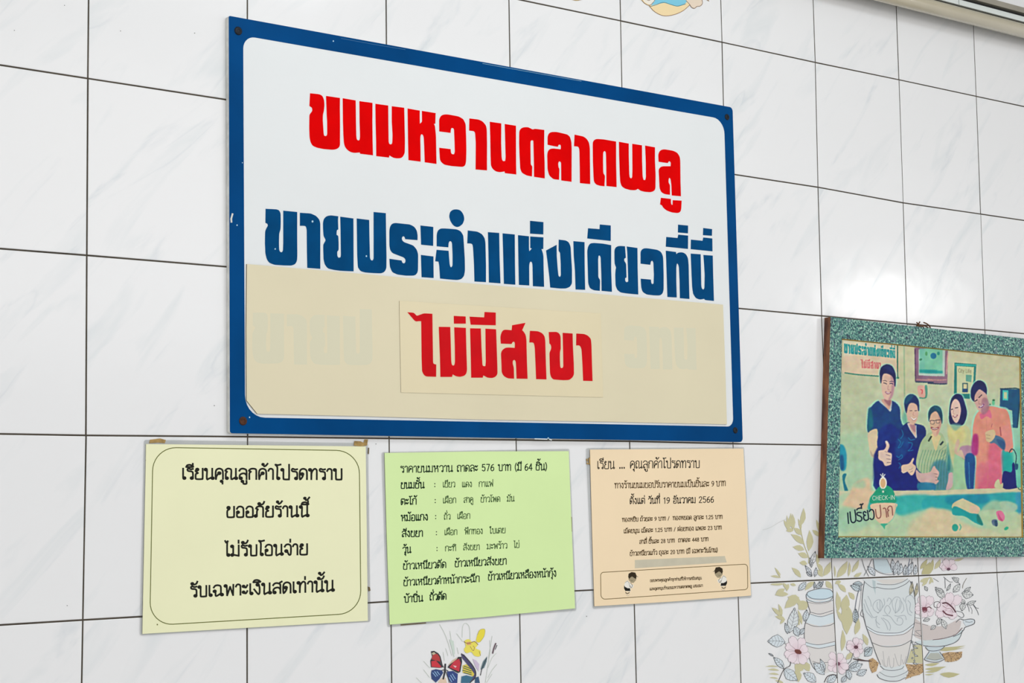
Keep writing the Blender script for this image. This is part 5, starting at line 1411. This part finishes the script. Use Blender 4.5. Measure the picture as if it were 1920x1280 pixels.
for s in ('420,900 440,1060 470,1080 480,980', '490,960 510,1090 545,1080 550,980', '560,930 600,1060 630,1060 640,940', '650,1000 670,1050 700,960', '410,1000 430,1070 450,1080'):
    ln(s, MC, 1.0, rgb(178, 176, 176), 5)
fl('290,40 330,60 330,220 300,130', MC, rgb(190, 206, 208), 4)
for b in ((160, 170, 30, 110, 80), (180, 100, 60, 90, 60), (90, 560, 95, 390, 60), (200, 960, 290, 850, 90)): leaf(MC, *b, rgb(214, 230, 236), 4, LNE, 6)
for b in ((740, 230, 770, 60, 50), (800, 250, 830, 80, 40)): leaf(MC, *b, rgb(206, 196, 160), 3, LNE, 3)
# brown ground, hatched
HB, HC = rgb(96, 66, 42), rgb(196, 160, 110)
def ground(K, poly, seed, n=70):
    q = trace(poly, *K); W.fill(q, HC, 2)
    r = random.Random(seed)
    x0, x1 = min(a for a, b in q), max(a for a, b in q); y0, y1 = min(b for a, b in q), max(b for a, b in q)
    k = 0
    while k < n:
        x, y = r.uniform(x0, x1), r.uniform(y0, y1)
        ins = False
        for i in range(len(q)):
            (ax, ay), (bx, by) = q[i - 1], q[i]
            if (ay > y) != (by > y) and x < (bx - ax) * (y - ay) / (by - ay) + ax: ins = not ins
        if ins:
            a = r.uniform(0, 6.28); l = r.uniform(1, 2.6)
            W.line([(x, y), (x + l * math.cos(a), y + l * math.sin(a) * .6)], .8, HB if r.random() < .8 else rgb(230, 200, 160), 3)
        k += 1
ground(MC, '690,1050 780,1060 900,1045 905,1150 860,1180 780,1200 690,1235 730,1150', 1, 150)
ground(ME, '820,690 960,660 1100,665 1220,650 1210,760 1130,830 1000,860 880,850 850,770', 2, 120)
ground(MC, '250,1000 300,980 370,1040 340,1140 290,1160 260,1090', 3, 50)
ln('120,990 200,1010 280,1020', MC, 1.8, rgb(90, 60, 50), 4)
for b in ((470, 590, 1290, 530, 70), (470, 915, 770, 880, 60), (470, 1000, 900, 950, 70), (470, 1110, 650, 1100, 26), (770, 1100, 1170, 1100, 110), (470, 1060, 800, 1010, 40), (560, 600, 1280, 570, 40)):
    leaf(ME, *b, OLD, 1)
fl('780,830 890,820 900,1040 800,1040', MC, OL, 1); fl('200,600 420,600 430,870 110,880', ME, OL, 1)
# bowl of flowers at the right
fl('800,500 880,560 1000,600 1100,600 1200,580 1320,520 1360,540 1350,600 1320,680 1280,700 1100,750 950,770 880,760 800,720', MC, rgb(215, 204, 200), 2)
fl('810,780 900,770 1100,760 1290,700 1370,640 1340,740 1270,800 1160,830 900,830 830,810', MC, rgb(214, 228, 230), 3)
fl('930,845 1160,840 1120,880 1090,900 1150,990 1080,1020 960,1010 915,990 975,905', MC, rgb(208, 222, 228), 3); fl('940,980 990,920 1090,920 1140,985 1060,1005 980,1000', MC, rgb(186, 190, 180), 4)
ln('1020,762 1150,745 1290,700 1370,620', MC, 1.3, rgb(110, 76, 76), 5); ln('800,790 900,830 1050,845 1180,830 1290,790 1340,740 1375,650', MC, 1.2, None, 5)
ln('930,850 970,890 1050,895 1120,875 1160,840', MC, 1.2, None, 5); ln('975,905 925,980 918,1000 980,1025 1080,1030 1150,1000', MC, 1.1, None, 5); ln('1100,905 1160,985', MC, .9, None, 5); ln('940,985 1040,1005 1140,985', MC, .7, None, 5)
ln('805,495 890,510', MC, .6, None, 5); ln('805,555 960,590', MC, .6, None, 5)
ln('740,1010 800,960 860,975 950,960 1010,970 1022,1005 1000,1040 880,1085 860,1120 800,1180 700,1225', MD_, 1.2, None, 5); fl('850,970 1000,968 1015,1000 990,1035 890,1070 850,1010', MD_, rgb(222, 232, 238), 2); ln('880,1000 940,1010 985,1000', MD_, .8, None, 5)
ln('750,840 830,860 860,910 830,940 770,910', MD_, .9, None, 5)
for b in ((560, 660, 430, 480, 110), (700, 560, 800, 430, 90), (830, 570, 1000, 600, 130), (860, 720, 830, 840, 90), (900, 740, 1040, 690, 60), (310, 540, 270, 470, 50), (440, 1060, 360, 1120, 60), (460, 1050, 500, 930, 70), (590, 1110, 520, 960, 80),
          (350, 960, 250, 990, 60), (560, 560, 430, 520, 70), (780, 420, 680, 340, 50), (600, 540, 660, 430, 40), (860, 560, 960, 480, 60), (880, 730, 800, 670, 60)):
    leaf(MD_, *b, rgb(228, 230, 228), 4, LNE, 4)
ln('575,350 580,500', MD_, .9); ln('555,330 640,400 690,405', MD_, .8); ln('900,350 850,440 840,500', MD_, .9, rgb(120, 110, 90)); ln('1000,740 1040,790 1080,800', MD_, .9); ln('1000,750 1060,840 1080,900', MD_, .8); ln('900,740 930,790 940,850', MD_, .7); ln('400,350 480,400', MD_, .7); ln('950,770 980,820 980,880', MD_, .6); ln('700,330 780,350 770,400', MD_, .7)
for b in ((200, 400, 350, 340, 70), (230, 470, 330, 330, 50), (240, 300, 330, 170, 0), (340, 440, 380, 330, 40), (400, 420, 340, 320, 30)):
    if b[4]: leaf(MD_, *b, OL, 1)
flower(MD_, 270, 810, 190, ((-160, .8), (-105, 1.1), (-60, 1.15), (-15, .5), (30, .8), (100, .7), (170, .8)), rgb(120, 30, 56), 6, .7)
ln('300,790 340,780 370,800', MD_, 1.6, rgb(90, 10, 30), 13); ln('240,790 300,800 290,850 250,850 240,800', MD_, 1.6, rgb(110, 10, 40), 13)
flower(MD_, 630, 800, 200, ((-120, .9), (-85, 1.2), (-45, 1.3), (-5, .5), (60, .9), (100, .7), (150, 1.1), (190, .9)), rgb(246, 226, 234), 6, .7)
ln('540,725 600,720 680,780 735,855', MD_, 2.6, rgb(80, 10, 34), 13); ln('545,840 600,890 690,910', MD_, 2.6, rgb(96, 10, 40), 13); ln('540,760 600,800 660,805 700,860', MD_, .9, rgb(150, 110, 120), 13)
ln('410,740 420,710 480,700 510,740 480,790 420,780 410,740', MD_, .9, rgb(90, 70, 80), 13)
# trailing ivy between urn and bowl
for s in ('760,760 790,860 800,960 790,1050', '780,700 880,720 810,660 870,650', '810,820 880,810'): ln(s, MC, .8, rgb(100, 110, 116), 4)
for k in range(9): leaf(MC, 780 + (k % 2) * 12, 780 + k * 32, 765 + (k % 3) * 38, 800 + k * 32, 22, rgb(224, 228, 228), 4, LNE, 0)

# butterflies and a yellow flower, below the green notice
N = (760, 1160, 8.727)
GG, BK = rgb(196, 204, 192), rgb(34, 34, 40)
for s in ('560,90 640,230 710,420 760,600', '730,200 760,400 800,620', '700,600 660,480', '840,240 940,370', '930,300 940,120 990,70 1050,140 1060,340', '1380,350 1390,520 1360,700 1310,1040', '1420,280 1400,420 1360,640',
          '1490,560 1420,640 1350,800', '1500,740 1420,840 1350,960', '180,960 280,1060', '300,830 400,960', '1330,1040 1420,900', '620,540 640,680', '300,690 400,800', '850,470 870,570'):
    ln(s, N, .7, GG, 1)
fl('720,330 790,360 810,560 790,620 760,480', N, rgb(212, 226, 214), 1)
fl('1180,260 1220,180 1300,170 1290,280 1220,380 1160,360', N, rgb(244, 226, 60), 2, True); ln('1180,260 1220,180 1300,170 1290,280 1220,380', N, .5, rgb(150, 140, 90), 3)
fl('970,360 1040,330 1100,380 1140,360 1190,420 1150,480 1230,520 1220,610 1130,600 1080,540 1000,560 960,500 990,440', N, rgb(244, 230, 90), 2, True)
fl('1000,380 1060,370 1080,420 1010,430', N, rgb(226, 170, 110), 3); ln('960,370 1010,400 1070,390 1130,370 1190,420', N, 1.0, rgb(110, 60, 50), 4); ln('1060,450 1110,520 1130,470 1110,440', N, .8, rgb(120, 60, 80), 4); ln('1210,530 1230,600', N, .8, rgb(110, 80, 70), 4)
ln('1480,400 1450,480 1430,560', N, 2.4, rgb(96, 70, 80), 3); ln('1500,430 1470,500', N, 1.2, BK, 4)
fl('420,530 470,520 540,560 575,610 620,790 560,800 420,790 410,680 440,620', N, BK, 2); fl('450,580 520,570 560,620 575,700 430,660', N, rgb(190, 50, 50), 3); fl('425,690 500,680 590,780 560,795 430,780', N, rgb(214, 40, 56), 3); fl('430,560 470,540 500,570 450,590', N, rgb(200, 190, 160), 3)
fl('690,790 780,680 870,620 920,620 930,700 900,870 860,885 760,830', N, BK, 2); fl('720,790 800,690 880,650 905,720 880,860 780,820', N, rgb(208, 40, 60), 3); fl('690,770 780,670 860,630 840,660 760,720', N, rgb(220, 190, 160), 3); fl('780,760 840,770 820,800', N, rgb(240, 200, 200), 4)
fl('430,840 500,820 600,840 620,880 560,980 500,1040 430,980 420,900', N, rgb(30, 60, 120), 2); fl('680,860 780,850 860,900 850,1047 740,1047 700,960', N, rgb(30, 60, 130), 2)
for s in ('450,880 500,940', '480,860 530,930', '520,860 560,910', '740,920 790,1000', '770,900 820,980', '720,960 760,1030'): ln(s, N, 1.4, rgb(150, 190, 225), 3)
ln('655,740 650,820 640,900 620,980', N, 3.0, BK, 4); ln('650,830 700,960 720,1040', N, 1.2, BK, 4); ln('560,690 640,800', N, .9, rgb(110, 90, 90), 4); ln('600,840 650,830 700,850', N, 1.4, BK, 4)
fl('540,1030 600,960 660,960 680,1047 540,1047', N, rgb(232, 206, 180), 2)
fl('910,570 960,580 1040,670 1110,760 1150,840 1160,920 1120,1000 1050,1047 1030,1000 1120,930 1060,800 980,700 930,640', N, rgb(70, 66, 110), 2); fl('940,760 1000,740 1060,800 1130,900 1110,940 1020,900 940,880', N, rgb(226, 206, 80), 2)
for s in ('950,800 1080,850', '940,840 1080,880', '960,770 1090,820', '960,880 1080,910'): ln(s, N, 1.4, rgb(30, 80, 60), 3)
ln('920,570 1010,650 1100,760 1150,860 1140,960 1060,1040', N, 1.8, BK, 3); fl('920,940 1000,920 1110,950 1050,1047 910,1047', N, rgb(50, 110, 140), 2); fl('1140,960 1200,940 1220,1047 1140,1047', N, rgb(40, 80, 120), 2)
fl('1340,610 1330,700 1290,800 1230,830 1270,700', N, rgb(90, 120, 130), 2); ln('1330,640 1260,800 1230,920', N, 1.3, BK, 3); fl('1100,650 1160,680 1210,740 1200,860 1150,780', N, rgb(212, 196, 220), 1)
# emblem cut by the top edge: a round blue and sand badge with a cream tassel, and a second one beside it
TO = (1000, 0, 4.8)
fl('960,-10 990,20 1030,45 1080,95 1130,130 1200,145 1280,130 1350,95 1405,45 1420,0 1400,-60 1200,-120 1000,-80', TO, rgb(250, 226, 176), 1)
fl('1060,50 1120,35 1180,25 1230,40 1290,55 1350,45 1385,15 1380,-60 1200,-110 1050,-60 1090,0', TO, rgb(130, 208, 232), 2)
fl('970,-40 1000,20 1050,45 1090,15 1110,-60', TO, rgb(246, 240, 226), 2); fl('1375,-60 1375,10 1410,40 1425,65 1455,75 1480,60 1515,50 1525,10 1500,-60', TO, rgb(240, 222, 200), 2)
ln('1045,60 1100,45 1170,22 1240,42 1300,55 1370,35', TO, 1.0, rgb(30, 110, 130), 4); ln('1040,45 1080,95 1140,132 1200,143 1280,128 1350,95 1405,48', TO, .9, rgb(140, 90, 40), 4)
ln('968,-10 1000,28 1045,48 1080,20 1100,-10', TO, .9, rgb(120, 80, 40), 4); ln('1375,5 1408,42 1425,66 1450,76 1472,58 1500,55 1522,30 1515,-10', TO, .9, rgb(120, 84, 50), 4); ln('1010,-10 1040,5 1060,-10', TO, .8, rgb(120, 80, 50), 4)
fl('330,-20 360,0 400,4 440,-5 460,-30', TO, rgb(240, 220, 160), 1); ln('345,-4 390,4 440,-4', TO, 1.0, rgb(170, 130, 60), 3); ln('1560,-5 1580,8', TO, 1.6, rgb(150, 120, 80), 3)
# hairline cracks, specks
for s in ((226, 58), (27, 57), (121, 10), (365, 62), (402, 760), (126, 1135), (1100, 1155), (705, 832)):
    W.ell(s[0], s[1], .9, .9, rgb(110, 110, 105), 1, n=6)


def clip_poly(poly, quad):
    """poly [(x,y,z)] clipped to the convex quad [(x,z)] given counter-clockwise."""
    out = poly
    for k in range(4):
        ax, az = quad[k]; bx, bz = quad[(k + 1) % 4]
        side = lambda p: (bx - ax) * (p[2] - az) - (bz - az) * (p[0] - ax)
        src, out = out, []
        for i in range(len(src)):
            p, q_ = src[i - 1], src[i]
            sp, sq = side(p), side(q_)
            if (sp >= 0) != (sq >= 0):
                t_ = sp / (sp - sq)
                out.append(tuple(a + (b - a) * t_ for a, b in zip(p, q_)))
            if sq >= 0: out.append(q_)
        if len(out) < 3: return []
    return out


WT, WC = W.stack()
tb = np.array(WT); lo = tb.min(axis=1); hi = tb.max(axis=1)
for (i, j), (o, quad, tilt, cx, cz) in TILES.items():
    x0, x1 = min(p[0] for p in quad), max(p[0] for p in quad); z0, z1 = min(p[1] for p in quad), max(p[1] for p in quad)
    sel = np.nonzero((lo[:, 0] < x1) & (hi[:, 0] > x0) & (lo[:, 2] < z1) & (hi[:, 2] > z0))[0]
    ts, cs = [], []
    for s in sel:
        pl_ = clip_poly(list(WT[s]), quad)
        for k in range(1, len(pl_) - 1):
            ts.append((pl_[0], pl_[k], pl_[k + 1])); cs.append(WC[s])
    if ts:
        ob = W.build('printed_motif', None, MT['glaze'], ts, cs)
        ob.parent = o
        ob.matrix_parent_inverse = Matrix.Translation((-cx, 0, -cz))
